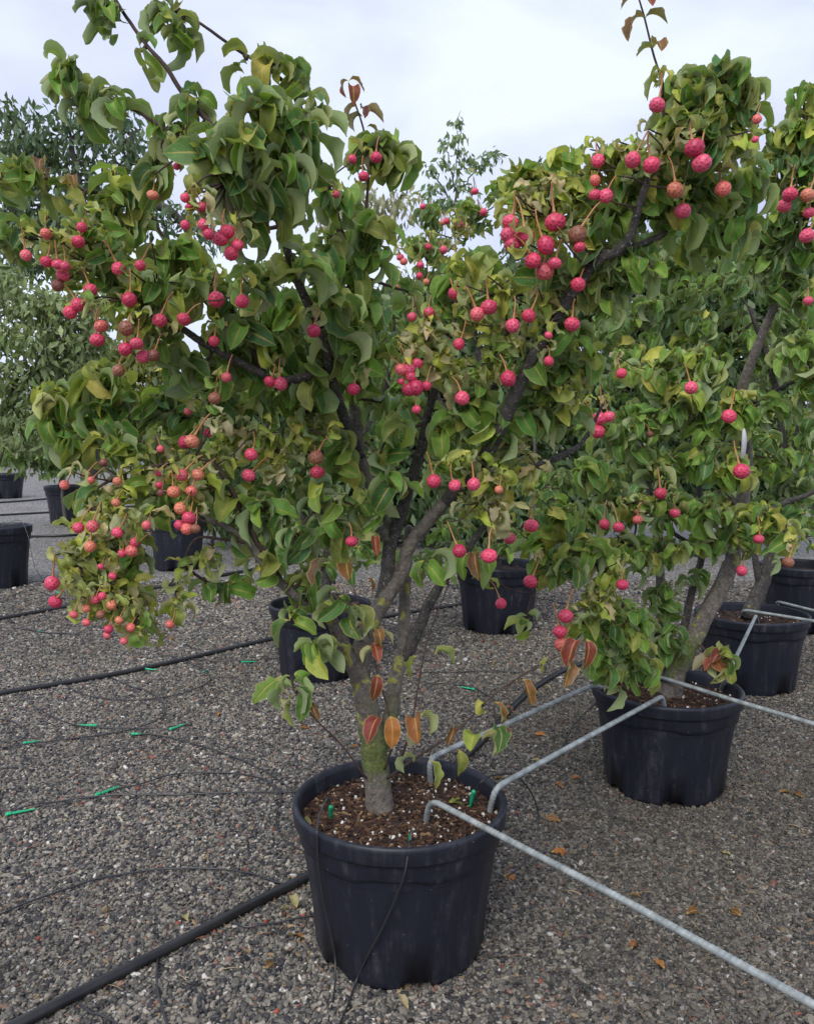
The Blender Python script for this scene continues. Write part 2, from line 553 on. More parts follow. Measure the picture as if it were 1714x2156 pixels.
# ------------------------------------------------------------------ fruit
def ico(sub):
    import bmesh
    bm = bmesh.new()
    bmesh.ops.create_icosphere(bm, subdivisions=sub, radius=1.0)
    V = np.array([v.co[:] for v in bm.verts])
    Fc = np.array([[v.index for v in f.verts] for f in bm.faces])
    bm.free()
    return V, Fc

def fruit_mesh(seed, squash):
    rng = np.random.default_rng(seed)
    V, Fc = ico(4)
    n = 50
    k = np.arange(n) + 0.5
    phi = np.arccos(1 - 2 * k / n); th = math.pi * (1 + 5 ** 0.5) * k
    Cn = np.stack([np.cos(th) * np.sin(phi), np.sin(th) * np.sin(phi), np.cos(phi)], -1)
    Cn += rng.normal(0, 0.035, Cn.shape); Cn /= np.linalg.norm(Cn, axis=1)[:, None]
    D = np.arccos(np.clip(V @ Cn.T, -1, 1))
    ds = np.sort(D, axis=1)
    d1, d2 = ds[:, 0], ds[:, 1]
    seam = np.clip(1 - (d2 - d1) / 0.09, 0, 1)
    dot = np.clip(1 - d1 / 0.135, 0, 1)
    r = 1 - 0.05 * seam + 0.03 * np.cos(np.clip(d1 / 0.25, 0, 1) * math.pi / 2) + 0.05 * dot
    r *= 1 + 0.03 * np.sin(V[:, 0] * 3 + seed) + 0.03 * np.cos(V[:, 1] * 2.4 + seed)
    W = V * r[:, None]
    W[:, 2] *= squash
    t = np.stack([np.clip(dot * 1.9, 0, 1), seam, np.zeros(len(V))], -1)
    me = mesh_from('fruit_ball', W, Fc, M_FRUIT, True, None, t, 'dot')
    return me
FRUITS = [fruit_mesh(s, q) for s, q in ((1, 0.95), (2, 0.88), (3, 1.0))]
STALKS = []
for s in range(5):
    rr = np.random.default_rng(40 + s)
    ln = 2.4 + 0.35 * s
    b1 = rr.uniform(-0.35, 0.35); b2 = rr.uniform(-0.3, 0.3)
    C = catmull([(0, 0, 0.85), (b1 * 0.5, b2 * 0.5, 0.85 + ln * 0.35), (b1 * 1.4, b2, 0.85 + ln * 0.7), (b1 * 3, b2 * 2.4, 0.85 + ln)], 4)
    Rr = np.linspace(0.13, 0.10, len(C)); Rr[:3] = [0.26, 0.2, 0.15]
    V, q, t = tube(C, Rr, 6)
    STALKS.append((mesh_from('fruit_stalk', V, q.tolist() + t.tolist(), M_STALK), C[-1]))

FRUIT_COL = {'p': [(0.74, 0.075, 0.15), (0.68, 0.06, 0.125), (0.78, 0.10, 0.18), (0.60, 0.045, 0.11)],
             'c': [(0.76, 0.17, 0.14), (0.74, 0.14, 0.16), (0.70, 0.22, 0.13), (0.75, 0.08, 0.15)],
             'b': [(0.30, 0.12, 0.07), (0.22, 0.08, 0.06)]}

# ------------------------------------------------------------------ tree
class Tree:
    def __init__(s, name, base, label, seed, leafL=0.099, bark=None, group=None, max_parts=300):
        s.rng = np.random.default_rng(seed)
        s.base = np.array(base, float)
        s.root = empty(name, base)
        tag(s.root, label, 'tree', group)
        s.samples = []          # points on wood, to which twigs connect
        s.L = leafL
        s.leaves = []           # (kind, variant, pos, 3x3, scale, tint)
        s.twigs = MB()
        s.bark = bark or M_BARK
        s.max_parts = max_parts
        s.dens = 1.0
        s.nodes = []
    def wood(s, name, pts, r0, r1, sides=10, bark=None, n=6, power=1.0):
        C = catmull(pts, n)
        jit = s.rng.normal(0, 1, C.shape)
        R = r1 + (r0 - r1) * (1 - np.linspace(0, 1, len(C))) ** power
        k = np.clip(np.linspace(0, 6, len(C)), 0, 1)[:, None]
        C = C + jit * (R * 0.05)[:, None] * k
        V, q, t = tube(C, R * (1 + s.rng.uniform(-0.025, 0.025, len(C))), sides, knob=0.045, rng=s.rng)
        o = obj(name, mesh_from(name, V - s.base, q.tolist() + t.tolist(), bark or s.bark), s.root)
        for c, r in zip(C, R):
            s.samples.append((*c, r))
        return o
    def attach(s, p, prefer_low=0.25):
        S = np.array(s.samples)
        d = np.linalg.norm(S[:, :3] - p, axis=1) + prefer_low * np.clip(S[:, 2] - p[2], 0, None)
        return S[np.argmin(d), :3]
    def twig(s, a, b, r0, r1, sag=0.12, keep=True, n=5):
        a = np.asarray(a); b = np.asarray(b)
        L = np.linalg.norm(b - a)
        mid = (a + b) / 2 + np.array([0, 0, -sag * L * 0.4]) + s.rng.normal(0, 0.05, 3) * L
        C = catmull([a, mid, b], n)
        R = np.linspace(r0, r1, len(C))
        s.twigs.tube(C, R, 5)
        if keep:
            for c, r in zip(C[1:], R[1:]):
                s.samples.append((*c, r))
    def leaf(s, kind, pos, az, axis, scale, tint, roll=0.0, variant=None):
        axis = norm(axis)
        h = np.array([math.cos(az), math.sin(az), 0.0])
        yv = norm(h - axis * np.dot(h, axis))
        xv = np.cross(yv, axis)
        M = np.stack([xv, yv, axis], 1)
        if roll:
            c, n_ = math.cos(roll), math.sin(roll)
            M = M @ np.array([[c, 0, n_], [0, 1, 0], [-n_, 0, c]])
        v = s.rng.integers(len(LV[kind])) if variant is None else variant
        s.leaves.append((kind, int(v), np.asarray(pos, float), M, scale, np.clip(tint, 0.005, 0.9)))
    def rosette(s, node, n=6, mix='G', kind='G', L=None, axis=None):
        rng = s.rng
        L = L or s.L
        if axis is None:
            axis = norm(np.array([0, 0, 1.0]) + rng.normal(0, 0.28, 3))
        a0 = rng.uniform(0, 6.28)
        for i in range(n):
            k = i // 2
            if i > 1 and rng.random() < 0.14: continue
            az = a0 + k * math.pi / 2 + (i % 2) * math.pi + rng.normal(0, 0.3)
            sc_ = L * (0.72 + 0.14 * k) * rng.uniform(0.82, 1.2)
            kd = ('B' if rng.random() < 0.28 else 'G') if kind == 'G' else ('G' if kind == 'B' and rng.random() < 0.15 else kind)
            s.leaf(kd, node - axis * 0.017 * k + rng.normal(0, 0.004, 3), az, norm(axis + rng.normal(0, 0.24, 3)), sc_, pick_tint(rng, mix), rng.normal(0, 0.22))
        s.nodes.append(node)
    def clump(s, x, y, rx, ry, d, n, mix='G', kind=None, nl=6, L=None, dr=None):
        rng = s.rng
        n = max(1, int(n * s.dens + rng.random()))
        kind = kind or ('C' if mix in ('C', 'N') else 'B' if mix == 'B' else 'G')
        if L is None:
            L = s.L * (0.74 if kind == 'C' else 1.0) * min(1.0, (d / 2.2) ** 0.9)
        c = P(x, y, d)
        px = d / F
        if mix == 'B': rx, ry = rx * 0.72, ry * 0.72
        if dr is None: dr = 0.8 * max(rx, ry) * px
        a = s.attach(c)
        s.twig(a, c + np.array([0, 0, -0.3 * ry * px]), 0.0055, 0.003)
        pts = []
        for i in range(n):
            for tr in range(12):
                v = rng.normal(0, 1, 3); v = v / np.linalg.norm(v) * rng.uniform(0.35, 1.0)
                p = c + np.array([v[0] * rx * px, v[1] * dr, v[2] * ry * px])
                if all(np.linalg.norm(p - q) > 0.035 for q in pts): break
            pts.append(p)
            s.twig(s.attach(p, 0.6), p, 0.0026, 0.0016, keep=False, n=3)
            out = norm((p - c) * np.array([1, 1, 0.6]) + 1e-6)
            s.rosette(p, nl + 2 if kind == 'C' else nl, mix, kind, L, norm(np.array([0, 0, 1.0]) + 0.4 * out + rng.normal(0, 0.3, 3)))
    def fruit(s, x, y, px, d, colour='p', tilt=(0.0, 0.0), leafy=True):
        rng = s.rng
        p = P(x, y, d)
        u_ = rng.random()
        if colour == 'p' and u_ < 0.1: colour = 'c'
        elif u_ > 0.955: colour = 'b'
        r = px * d / F / 2
        o = obj('fruit', FRUITS[rng.integers(3)], s.root)
        c = np.array(FRUIT_COL[colour][rng.integers(len(FRUIT_COL[colour]))]) * rng.uniform(0.85, 1.15)
        o.color = (*c, 1)
        zz = norm(np.array([tilt[0] + rng.normal(0, 0.26), rng.normal(0.15, 0.2), 1.0]))
        h = rng.uniform(0, 6.28)
        xx = norm(np.cross(np.array([math.cos(h), math.sin(h), 0.01]), zz)); yy = np.cross(zz, xx)
        M = Matrix(np.stack([xx, yy, zz], 1).tolist()).to_4x4()
        o.matrix_basis = Matrix.Translation(Vector(p - s.base)) @ M @ Matrix.Diagonal((float(r) * rng.uniform(0.94, 1.06), float(r) * rng.uniform(0.94, 1.06), float(r) * rng.uniform(0.9, 1.04), 1.0))
        me, end = STALKS[rng.integers(len(STALKS))]
        sub = obj('stalk', me, o)
        tip = p + (np.stack([xx, yy, zz], 1) @ end) * r
        if leafy:
            s.twig(s.attach(tip, 0.3), tip, 0.0025, 0.0016, keep=False, n=3)
            if rng.random() < 0.6:
                s.rosette(tip + np.array([0, 0.01, 0.01]), 4, 'C', 'C', s.L * 0.66)
    def finish(s):
        # the leaves that show largest become parts; the rest are one mass
        pos = np.array([l[2] for l in s.leaves]); scl = np.array([l[4] for l in s.leaves])
        x, y, dep = proj(pos)
        inside = (x > -60) & (x < 1774) & (y > -60) & (y < 2200)
        cell = {}
        order = np.argsort(dep)
        score = np.zeros(len(pos))
        for i in order:
            if not inside[i]: continue
            k = (int(x[i] // 34), int(y[i] // 34))
            rank = cell.get(k, 0); cell[k] = rank + 1
            score[i] = scl[i] / dep[i] / (1 + rank) ** 1.5
        chosen = set(np.argsort(-score)[:s.max_parts].tolist())
        Vs, Qs, Us, Ts = [], [], [], []
        n = 0
        for i, (kind, v, p, M, sc_, tint) in enumerate(s.leaves):
            if i in chosen and score[i] > 0:
                o = obj('leaf', LMESH[kind][v], s.root)
                o.color = (*tint.tolist(), 1)
                o.matrix_basis = Matrix.Translation(Vector(p - s.base)) @ Matrix(M.tolist()).to_4x4() @ Matrix.Scale(float(sc_), 4)
            else:
                V, q, uv = LV[kind][v]
                Vs.append((V * sc_) @ M.T + p - s.base); Qs.append(q + n); Us.append(uv); Ts.append(np.tile(tint, (len(V), 1)))
                n += len(V)
        if Vs:
            o = obj('foliage', mesh_from('foliage', np.vstack(Vs), np.vstack(Qs), M_LEAF, True, np.vstack(Us), np.vstack(Ts)), s.root)
            o['kind'] = 'stuff'
        if s.twigs.V:
            s.twigs.V = [v - s.base for v in s.twigs.V]
            o = obj('twigs', s.twigs.mesh('twigs', M_TWIG), s.root)
            o['kind'] = 'stuff'

# ------------------------------------------------------------------ the ground
S_ = 600
me = mesh_from('ground', [(-S_, -60, 0), (S_, -60, 0), (S_, 900, 0), (-S_, 900, 0)], [(0, 1, 2, 3)], M_GROUND, False)
tag(obj('ground', me), kind='structure')

def gravel():
    rng = np.random.default_rng(5)
    pts = []
    Y = 1.0
    while Y < 8.2:
        step = 0.0098 * (1.0 if Y < 4.0 else 1.0 + (Y - 4.0) * 0.2)
        hw = Y * 0.56 + 0.35
        nx = int(2 * hw / step)
        xs = np.linspace(-hw, hw, nx) + rng.normal(0, step * 0.33, nx)
        ys = Y + rng.normal(0, step * 0.33, nx)
        pts.append(np.stack([xs, ys, rng.uniform(-0.001, 0.0045, nx), np.full(nx, step)], -1))
        Y += step
    A = np.vstack(pts)
    n = len(A)
    me = bpy.data.meshes.new('gravel')
    me.vertices.add(n)
    me.vertices.foreach_set('co', A[:, :3].astype(np.float32).ravel())
    cols = np.array([(0.04, 0.041, 0.047), (0.085, 0.083, 0.082), (0.165, 0.155, 0.138), (0.24, 0.225, 0.195), (0.32, 0.295, 0.25), (0.42, 0.385, 0.32), (0.66, 0.65, 0.62), (0.26, 0.155, 0.115), (0.36, 0.085, 0.05), (0.36, 0.26, 0.14)])
    wts = np.array([0.16, 0.18, 0.24, 0.2, 0.105, 0.055, 0.016, 0.03, 0.004, 0.012]); wts /= wts.sum()
    ci = rng.choice(len(cols), n, p=wts)
    C = cols[ci] * np.array([0.80, 0.77, 0.72]) * rng.uniform(0.75, 1.3, n)[:, None]
    patch = 0.5 + 0.5 * np.sin(A[:, 0] * 1.9 + 1.3 * np.sin(A[:, 1] * 1.1)) * np.sin(A[:, 1] * 1.6 + 0.9 * np.sin(A[:, 0] * 1.7))
    C *= (0.88 + 0.24 * patch)[:, None]
    dirt_shade = np.clip((A[:, 0] - 0.0) / 0.8, 0, 1) * np.clip((6.2 - A[:, 1]) / 1.6, 0, 1) * (0.4 + 0.6 * (1 - patch)) + 0.35 * np.clip(np.sin(A[:, 0] * 3.1 + 2) * np.sin(A[:, 1] * 2.3 + 1 + np.sin(A[:, 0] * 2)), 0, 1)  # fine dirt, deepened on the right to paint in shade under the trees
    C = C * (1 - 0.6 * dirt_shade[:, None]) + dirt_shade[:, None] * 0.6 * np.array([0.062, 0.053, 0.035]) * rng.uniform(0.5, 1.6, n)[:, None]
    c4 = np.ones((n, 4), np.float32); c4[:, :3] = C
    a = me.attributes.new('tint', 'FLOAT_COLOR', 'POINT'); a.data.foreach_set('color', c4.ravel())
    a = me.attributes.new('rot', 'FLOAT_VECTOR', 'POINT')
    rot = np.stack([rng.normal(0, 0.35, n), rng.normal(0, 0.35, n), rng.uniform(0, 6.28, n)], -1).astype(np.float32)
    a.data.foreach_set('vector', rot.ravel())
    a = me.attributes.new('scl', 'FLOAT_VECTOR', 'POINT')
    b = A[:, 3] * 0.58 * np.exp(rng.normal(0, 0.26, n))
    big = rng.random(n) < 0.03
    b[big] *= 1.5
    sv = np.stack([b * rng.uniform(0.9, 1.5, n), b * rng.uniform(0.65, 1.05, n), b * rng.uniform(0.5, 0.85, n)], -1).astype(np.float32)
    a.data.foreach_set('vector', sv.ravel())
    a = me.attributes.new('pick', 'INT', 'POINT'); a.data.foreach_set('value', rng.integers(0, 5, n).astype(np.int32))
    me.materials.append(M_STONE)
    ng = bpy.data.node_groups.new('gravel_scatter', 'GeometryNodeTree')
    ng.interface.new_socket('Geometry', in_out='INPUT', socket_type='NodeSocketGeometry')
    ng.interface.new_socket('Geometry', in_out='OUTPUT', socket_type='NodeSocketGeometry')
    g = NB(ng)
    gi = g.n('NodeGroupInput'); go = g.n('NodeGroupOutput')
    g2i = g.n('GeometryNodeGeometryToInstance')
    for k in range(5):
        icn = g.n('GeometryNodeMeshIcoSphere')
        icn.inputs['Radius'].default_value = 1.0
        icn.inputs['Subdivisions'].default_value = 2
        spn = g.n('GeometryNodeSetPosition')
        nzn = g.n('ShaderNodeTexNoise', noise_dimensions='4D')
        nzn.inputs['W'].default_value = k * 7.3 + 1
        nzn.inputs['Scale'].default_value = 0.95
        nzn.inputs['Detail'].default_value = 1.0
        vm = g.n('ShaderNodeVectorMath', operation='SUBTRACT'); vm.inputs[1].default_value = (0.5, 0.5, 0.5)
        vs = g.n('ShaderNodeVectorMath', operation='SCALE'); vs.inputs['Scale'].default_value = 2.3
        g.l(nzn.outputs['Color'], vm.inputs[0]); g.l(vm.outputs[0], vs.inputs[0])
        g.l(vs.outputs[0], spn.inputs['Offset'])
        g.l(icn.outputs['Mesh'], spn.inputs['Geometry'])
        smn = g.n('GeometryNodeSetMaterial'); smn.inputs['Material'].default_value = M_STONE
        g.l(spn.outputs[0], smn.inputs['Geometry'])
        shn = g.n('GeometryNodeSetShadeSmooth')
        shn.inputs['Shade Smooth'].default_value = (k % 2 == 0)
        g.l(smn.outputs[0], shn.inputs['Geometry'])
        g.l(shn.outputs[0], g2i.inputs[0])
    iop = g.n('GeometryNodeInstanceOnPoints')
    def named(nm, typ):
        x = g.n('GeometryNodeInputNamedAttribute', data_type=typ); x.inputs['Name'].default_value = nm
        return x.outputs['Attribute']
    iop.inputs['Pick Instance'].default_value = True
    g.l(gi.outputs[0], iop.inputs['Points']); g.l(g2i.outputs[0], iop.inputs['Instance'])
    g.l(named('pick', 'INT'), iop.inputs['Instance Index'])
    g.l(named('rot', 'FLOAT_VECTOR'), iop.inputs['Rotation'])
    g.l(named('scl', 'FLOAT_VECTOR'), iop.inputs['Scale'])
    g.l(iop.outputs[0], go.inputs[0])
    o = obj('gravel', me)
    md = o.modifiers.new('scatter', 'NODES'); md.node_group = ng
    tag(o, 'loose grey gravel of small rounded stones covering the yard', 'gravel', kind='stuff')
gravel()

# ------------------------------------------------------------------ pots
def lathe(profile, seg, fn=None):
    prof = np.array(profile, float)
    a = np.arange(seg) / seg * 2 * math.pi
    V = np.empty((len(prof), seg, 3))
    for i, (r, z) in enumerate(prof):
        rr = np.full(seg, r); zz = np.full(seg, z)
        if fn is not None: rr, zz = fn(i, a, rr, zz)
        V[i, :, 0] = rr * np.cos(a); V[i, :, 1] = rr * np.sin(a); V[i, :, 2] = zz
    idx = np.arange(len(prof) * seg).reshape(len(prof), seg)
    A = idx[:-1]; B = idx[1:]
    q = np.stack([A, np.roll(A, -1, 1), np.roll(B, -1, 1), B], -1).reshape(-1, 4)
    return V.reshape(-1, 3), q

def pot(X, Y, label, D=0.60, H=0.42, turn=0.0, mulch=1500, group='black nursery pots', soil_z=None):
    R = D / 2; rb = R * 0.765
    root = empty('plant_pot', (X, Y, 0))
    root.rotation_euler.z = turn
    tag(root, label, 'pot', group)
    seg = 96
    # outer wall, bottom to top
    body = [(rb * 0.6, 0.012), (rb * 0.96, 0.012), (rb, 0.0), (rb + 0.003, 0.012), (rb + 0.008, 0.028), (rb + (R * 0.90 - rb) * 0.45, H * 0.36), (R * 0.896, H * 0.70), (R * 0.90, H * 0.742), (R * 0.93, H * 0.752), (R * 0.94, H * 0.775), (R * 0.955, H * 0.885)]
    def notch(i, a, r, z):
        if i in (1, 2, 3):
            k = (np.abs(((a * 6 / (2 * math.pi)) % 1.0) - 0.5) < 0.13)
            z = np.where(k, z + 0.024, z)
            if i >= 2: r = np.where(k, r - 0.012, r)
        if 4 <= i <= 6:
            r = r + 0.0016 * np.cos(a * 16)
        if i in (6, 7, 8):
            z = z + 0.006 * np.tanh(3 * np.sin(a * 6))
        return r, z
    V, q = lathe(body, seg, notch)
    obj('pot_body', mesh_from('pot_body', V, q, M_POT), root)
    rim = [(R * 0.95, H * 0.875), (R * 0.985, H * 0.878), (R * 0.992, H * 0.89), (R * 0.995, H * 0.945), (R, H * 0.965), (R, H * 0.985), (R * 0.985, H * 0.998), (R * 0.965, H), (R * 0.945, H * 0.992), (R * 0.93, H * 0.96), (R * 0.90, H * 0.70)]
    V, q = lathe(rim, seg)
    obj('pot_rim', mesh_from('pot_rim', V, q, M_POT), root)
    sz = soil_z if soil_z is not None else H * 0.865
    sr = R * 0.925
    rng = np.random.default_rng(int(abs(X) * 1000 + Y * 100))
    prof = [(sr * k, sz + 0.012 * (1 - k)) for k in (1, 0.86, 0.72, 0.58, 0.44, 0.3, 0.16, 0.03)]
    V, q = lathe(prof, 48, lambda i, a, r, z: (r, z + (rng.normal(0, 0.006, len(a)) if i > 0 else 0)))
    soil = obj('soil', mesh_from('soil', V, q, M_SOIL), root)
    if mulch:
        b = MB()
        box = np.array([(-1, -1, -1), (1, -1, -1), (1, 1, -1), (-1, 1, -1), (-.7, -.8, 1), (.8, -.7, 1), (.7, .8, 1), (-.8, .6, 1)], float)
        bq = np.array([(3, 2, 1, 0), (4, 5, 6, 7), (0, 1, 5, 4), (1, 2, 6, 5), (2, 3, 7, 6), (3, 0, 4, 7)])
        for i in range(mulch):
            rr = sr * math.sqrt(rng.random()) * 0.98; th = rng.uniform(0, 6.28)
            per = rng.random() < 0.06
            if per:
                dim = np.full(3, rng.uniform(0.0022, 0.0048)); tint = np.array((0.72, 0.69, 0.62)) * rng.uniform(0.75, 1.1)
            else:
                dim = np.array([rng.uniform(0.005, 0.017), rng.uniform(0.0015, 0.005), rng.uniform(0.001, 0.003)])
                tint = [np.array((0.05, 0.026, 0.016)), np.array((0.095, 0.052, 0.03)), np.array((0.028, 0.016, 0.012)), np.array((0.22, 0.14, 0.075))][rng.choice(4, p=[.4, .28, .24, .08])] * rng.uniform(0.7, 1.3)
            ax, ay, az = rng.normal(0, 0.35), rng.normal(0, 0.35), rng.uniform(0, 6.28)
            Mx = np.array(Matrix.Rotation(az, 3, 'Z') @ Matrix.Rotation(ax, 3, 'X') @ Matrix.Rotation(ay, 3, 'Y'))
            V = (box * dim) @ Mx.T + np.array([rr * math.cos(th), rr * math.sin(th), sz + 0.012 * (1 - rr / sr) + rng.uniform(0.001, 0.008)])
            b.add(V, bq, None, tint)
        o = obj('bark_mulch', b.mesh('bark_mulch', M_CHIP, False, True), soil)
        o['kind'] = 'stuff'
    return root

P1 = (-0.02, 2.215); P2 = (1.065, 3.27); P3 = (2.0, 4.66); P4 = (-0.53, 4.9); P5 = (0.69, 6.1)
pot(*P1, 'large black plastic pot with drip tubes running down its wall', turn=0.2, mulch=3400)
pot(*P2, 'black pot joined by two steel rods to the pot with drip tubes', turn=0.9, mulch=900)
pot(*P3, 'black pot behind the rods, with a steel rod lying across its rim', D=0.63, H=0.43, turn=0.4, mulch=400)
pot(*P4, 'black pot half hidden behind the lichen-covered trunk', D=0.62, H=0.44, turn=0.7, mulch=0)
pot(*P5, 'black pot standing between the two fruiting dogwood stems', D=0.66, H=0.5, turn=0.1, mulch=0)
g6 = G(360, 1205); pot(g6[0], g6[1] + 0.28, 'black pot behind the low hanging bunch of coral fruits', D=0.64, H=0.58, mulch=0)
g7 = G(135, 1105); pot(g7[0], g7[1] + 0.3, 'small far black pot under a young leafy shrub', D=0.85, H=0.66, mulch=0)
g8 = G(-30, 1245); pot(g8[0], g8[1] + 0.28, 'black pot with thin tubes looping over its rim', D=0.62, H=0.6, mulch=0)
g9 = G(2, 1050); pot(g9[0], g9[1] + 0.3, 'distant black pot beside the row of hoses', D=0.9, H=0.62, mulch=0)
g10 = G(1725, 1345); pot(g10[0], g10[1] + 0.3, 'black pot beyond the pot with a rod across its rim', D=0.6, H=0.5, mulch=0)

# ------------------------------------------------------------------ main dogwood
A = Tree('dogwood_tree', (P1[0] - 0.035, P1[1], 0.30), 'fruiting dogwood with lichen-covered forked trunk in the pot with drip tubes', 21)
def PP(*pts):
    return [P(*p) for p in pts]
A.wood('trunk', PP((803, 1735, 2.23), (799, 1690, 2.23), (790, 1610, 2.235), (783, 1552, 2.24), (772, 1485, 2.24), (761, 1432, 2.24), (757, 1392, 2.24), (768, 1345, 2.24), (787, 1299, 2.24), (813, 1256, 2.24), (831, 1232, 2.245), (850, 1198, 2.25), (861, 1152, 2.25), (888, 1117, 2.24), (907, 1091, 2.23), (958, 1035, 2.2)), 0.042, 0.017, 14, power=1.5)
A.wood('limb', PP((790, 1600, 2.25), (812, 1545, 2.27), (824, 1500, 2.29), (828, 1459, 2.3), (836, 1419, 2.31), (848, 1379, 2.32), (851, 1325, 2.33), (852, 1272, 2.34), (854, 1219, 2.35), (858, 1170, 2.36), (862, 1110, 2.37)), 0.024, 0.014, 12)
A.wood('limb', PP((759, 1440, 2.235), (735, 1385, 2.22), (715, 1339, 2.2), (693, 1299, 2.18), (655, 1277, 2.15), (608, 1243, 2.12), (560, 1195, 2.1), (522, 1141, 2.08), (480, 1111, 2.06), (420, 1090, 2.05), (330, 1070, 2.04), (270, 1095, 2.02)), 0.022, 0.005, 10, power=1.3)
A.wood('limb', PP((850, 1385, 2.32), (865, 1360, 2.31), (877, 1333, 2.3), (901, 1277, 2.28), (925, 1235, 2.26), (944, 1208, 2.24), (970, 1180, 2.22), (1010, 1120, 2.2), (1050, 1080, 2.18)), 0.02, 0.008, 10, M_BARK2)
A.wood('limb', PP((806, 1262, 2.245), (816, 1205, 2.25), (821, 1152, 2.25), (838, 1102, 2.25), (864, 1019, 2.25), (878, 971, 2.24), (891, 923, 2.23), (904, 859, 2.2), (916, 819, 2.18), (930, 760, 2.15), (950, 700, 2.12)), 0.022, 0.008, 10, M_BARK2)
A.wood('limb', PP((884, 950, 2.235), (910, 918, 2.23), (923, 886, 2.22), (952, 862, 2.21), (1005, 840, 2.2), (1060, 790, 2.17), (1120, 700, 2.1)), 0.012, 0.006, 8, M_BARK2)
A.wood('limb', PP((820, 1140, 2.25), (800, 1080, 2.28), (784, 1038, 2.3), (771, 995, 2.32), (757, 950, 2.34), (748, 880, 2.34), (744, 830, 2.33), (740, 740, 2.3), (742, 640, 2.25), (735, 575, 2.2), (725, 520, 2.17), (700, 425, 2.1), (672, 340, 2.0), (640, 250, 1.9), (610, 170, 1.85)), 0.02, 0.006, 10)
A.wood('limb', PP((760, 965, 2.335), (732, 900, 2.28), (715, 850, 2.22), (697, 790, 2.14), (683, 720, 2.06), (670, 682, 2.0), (630, 600, 1.9), (605, 525, 1.82), (587, 450, 1.74), (560, 380, 1.66), (545, 300, 1.6)), 0.016, 0.006, 10, M_BARK2)
A.wood('limb', PP((560, 385, 1.66), (480, 300, 1.68), (390, 200, 1.7), (350, 140, 1.7), (310, 95, 1.71), (260, 25, 1.72), (235, -20, 1.72)), 0.0062, 0.003, 7, M_TWIG)
A.wood('limb', PP((470, 330, 1.66), (385, 295, 1.68), (300, 240, 1.69), (215, 200, 1.7), (160, 180, 1.7)), 0.0045, 0.0025, 7, M_TWIG)
A.wood('limb', PP((620, 190, 1.86), (560, 140, 1.82), (505, 107, 1.78), (435, 57, 1.75), (380, 20, 1.74)), 0.0045, 0.0025, 7, M_TWIG)
A.wood('limb', PP((690, 780, 2.13), (600, 800, 2.1), (520, 770, 2.08), (435, 725, 2.05), (392, 697, 2.04), (330, 650, 2.02), (250, 570, 2.0), (150, 510, 1.98), (60, 500, 1.95), (-20, 495, 1.94)), 0.012, 0.004, 8, M_BARK2)
A.wood('limb', PP((560, 790, 2.09), (480, 640, 2.1), (360, 520, 2.1), (295, 435, 2.08), (180, 400, 2.05), (90, 372, 2.02), (20, 350, 2.0)), 0.008, 0.003, 7, M_TWIG)
A.wood('limb', PP((740, 960, 2.33), (660, 950, 2.3), (560, 930, 2.28), (480, 900, 2.26), (400, 870, 2.25), (300, 860, 2.24), (180, 830, 2.22), (60, 862, 2.2)), 0.011, 0.003, 8, M_BARK2)
A.wood('limb', PP((600, 1235, 2.12), (540, 1140, 2.1), (470, 1000, 2.08), (420, 970, 2.06), (330, 980, 2.04), (250, 1000, 2.02)), 0.008, 0.003, 7, M_TWIG)
A.wood('limb', PP((530, 1145, 2.08), (470, 1136, 2.07), (410, 1136, 2.06), (380, 1200, 2.05), (350, 1240, 2.05)), 0.005, 0.002, 6, M_TWIG)
A.wood('limb', PP((940, 1055, 2.21), (990, 1000, 2.17), (1040, 930, 2.12), (1080, 840, 2.07), (1130, 740, 2.02), (1190, 640, 1.97), (1257, 548, 1.93), (1297, 530, 1.92), (1327, 495, 1.9), (1345, 435, 1.88), (1370, 365, 1.86), (1430, 280, 1.84), (1490, 180, 1.83)), 0.02, 0.005, 10, M_BARK2)
A.wood('limb', PP((1290, 535, 1.92), (1357, 510, 1.95), (1422, 480, 1.97), (1477, 440, 2.0), (1557, 375, 2.02), (1597, 355, 2.03)), 0.009, 0.003, 8, M_BARK2)
A.wood('limb', PP((1000, 1005, 2.16), (1080, 1000, 2.2), (1190, 955, 2.25), (1230, 925, 2.28), (1270, 850, 2.3)), 0.011, 0.004, 8, M_BARK2)
A.wood('limb', PP((742, 640, 2.25), (765, 520, 2.22), (772, 430, 2.2), (775, 350, 2.19), (765, 270, 2.18), (738, 190, 2.17)), 0.006, 0.0022, 6, M_TWIG)
A.wood('limb', PP((1400, 330, 1.85), (1395, 200, 1.85), (1390, 160, 1.85), (1375, 110, 1.85), (1358, 40, 1.85), (1342, -15, 1.85)), 0.003, 0.0018, 6, M_TWIG)
# water shoots from the foot of the trunk
A.wood('shoot', PP((815, 1640, 2.2), (870, 1600, 2.13), (960, 1540, 2.1), (1050, 1455, 2.1), (1150, 1395, 2.1), (1210, 1370, 2.1)), 0.004, 0.0016, 6, M_TWIG)
A.wood('shoot', PP((810, 1620, 2.19), (828, 1560, 2.12), (818, 1500, 2.1), (795, 1420, 2.09), (775, 1330, 2.09), (745, 1240, 2.09)), 0.0035, 0.0016, 6, M_TWIG)
A.wood('shoot', PP((845, 1600, 2.15), (868, 1520, 2.14), (885, 1420, 2.14), (905, 1330, 2.14), (945, 1230, 2.14)), 0.0035, 0.0016, 6, M_TWIG)
A.wood('shoot', PP((772, 1640, 2.2), (720, 1570, 2.15), (660, 1510, 2.12), (625, 1460, 2.1)), 0.003, 0.0016, 6, M_TWIG)

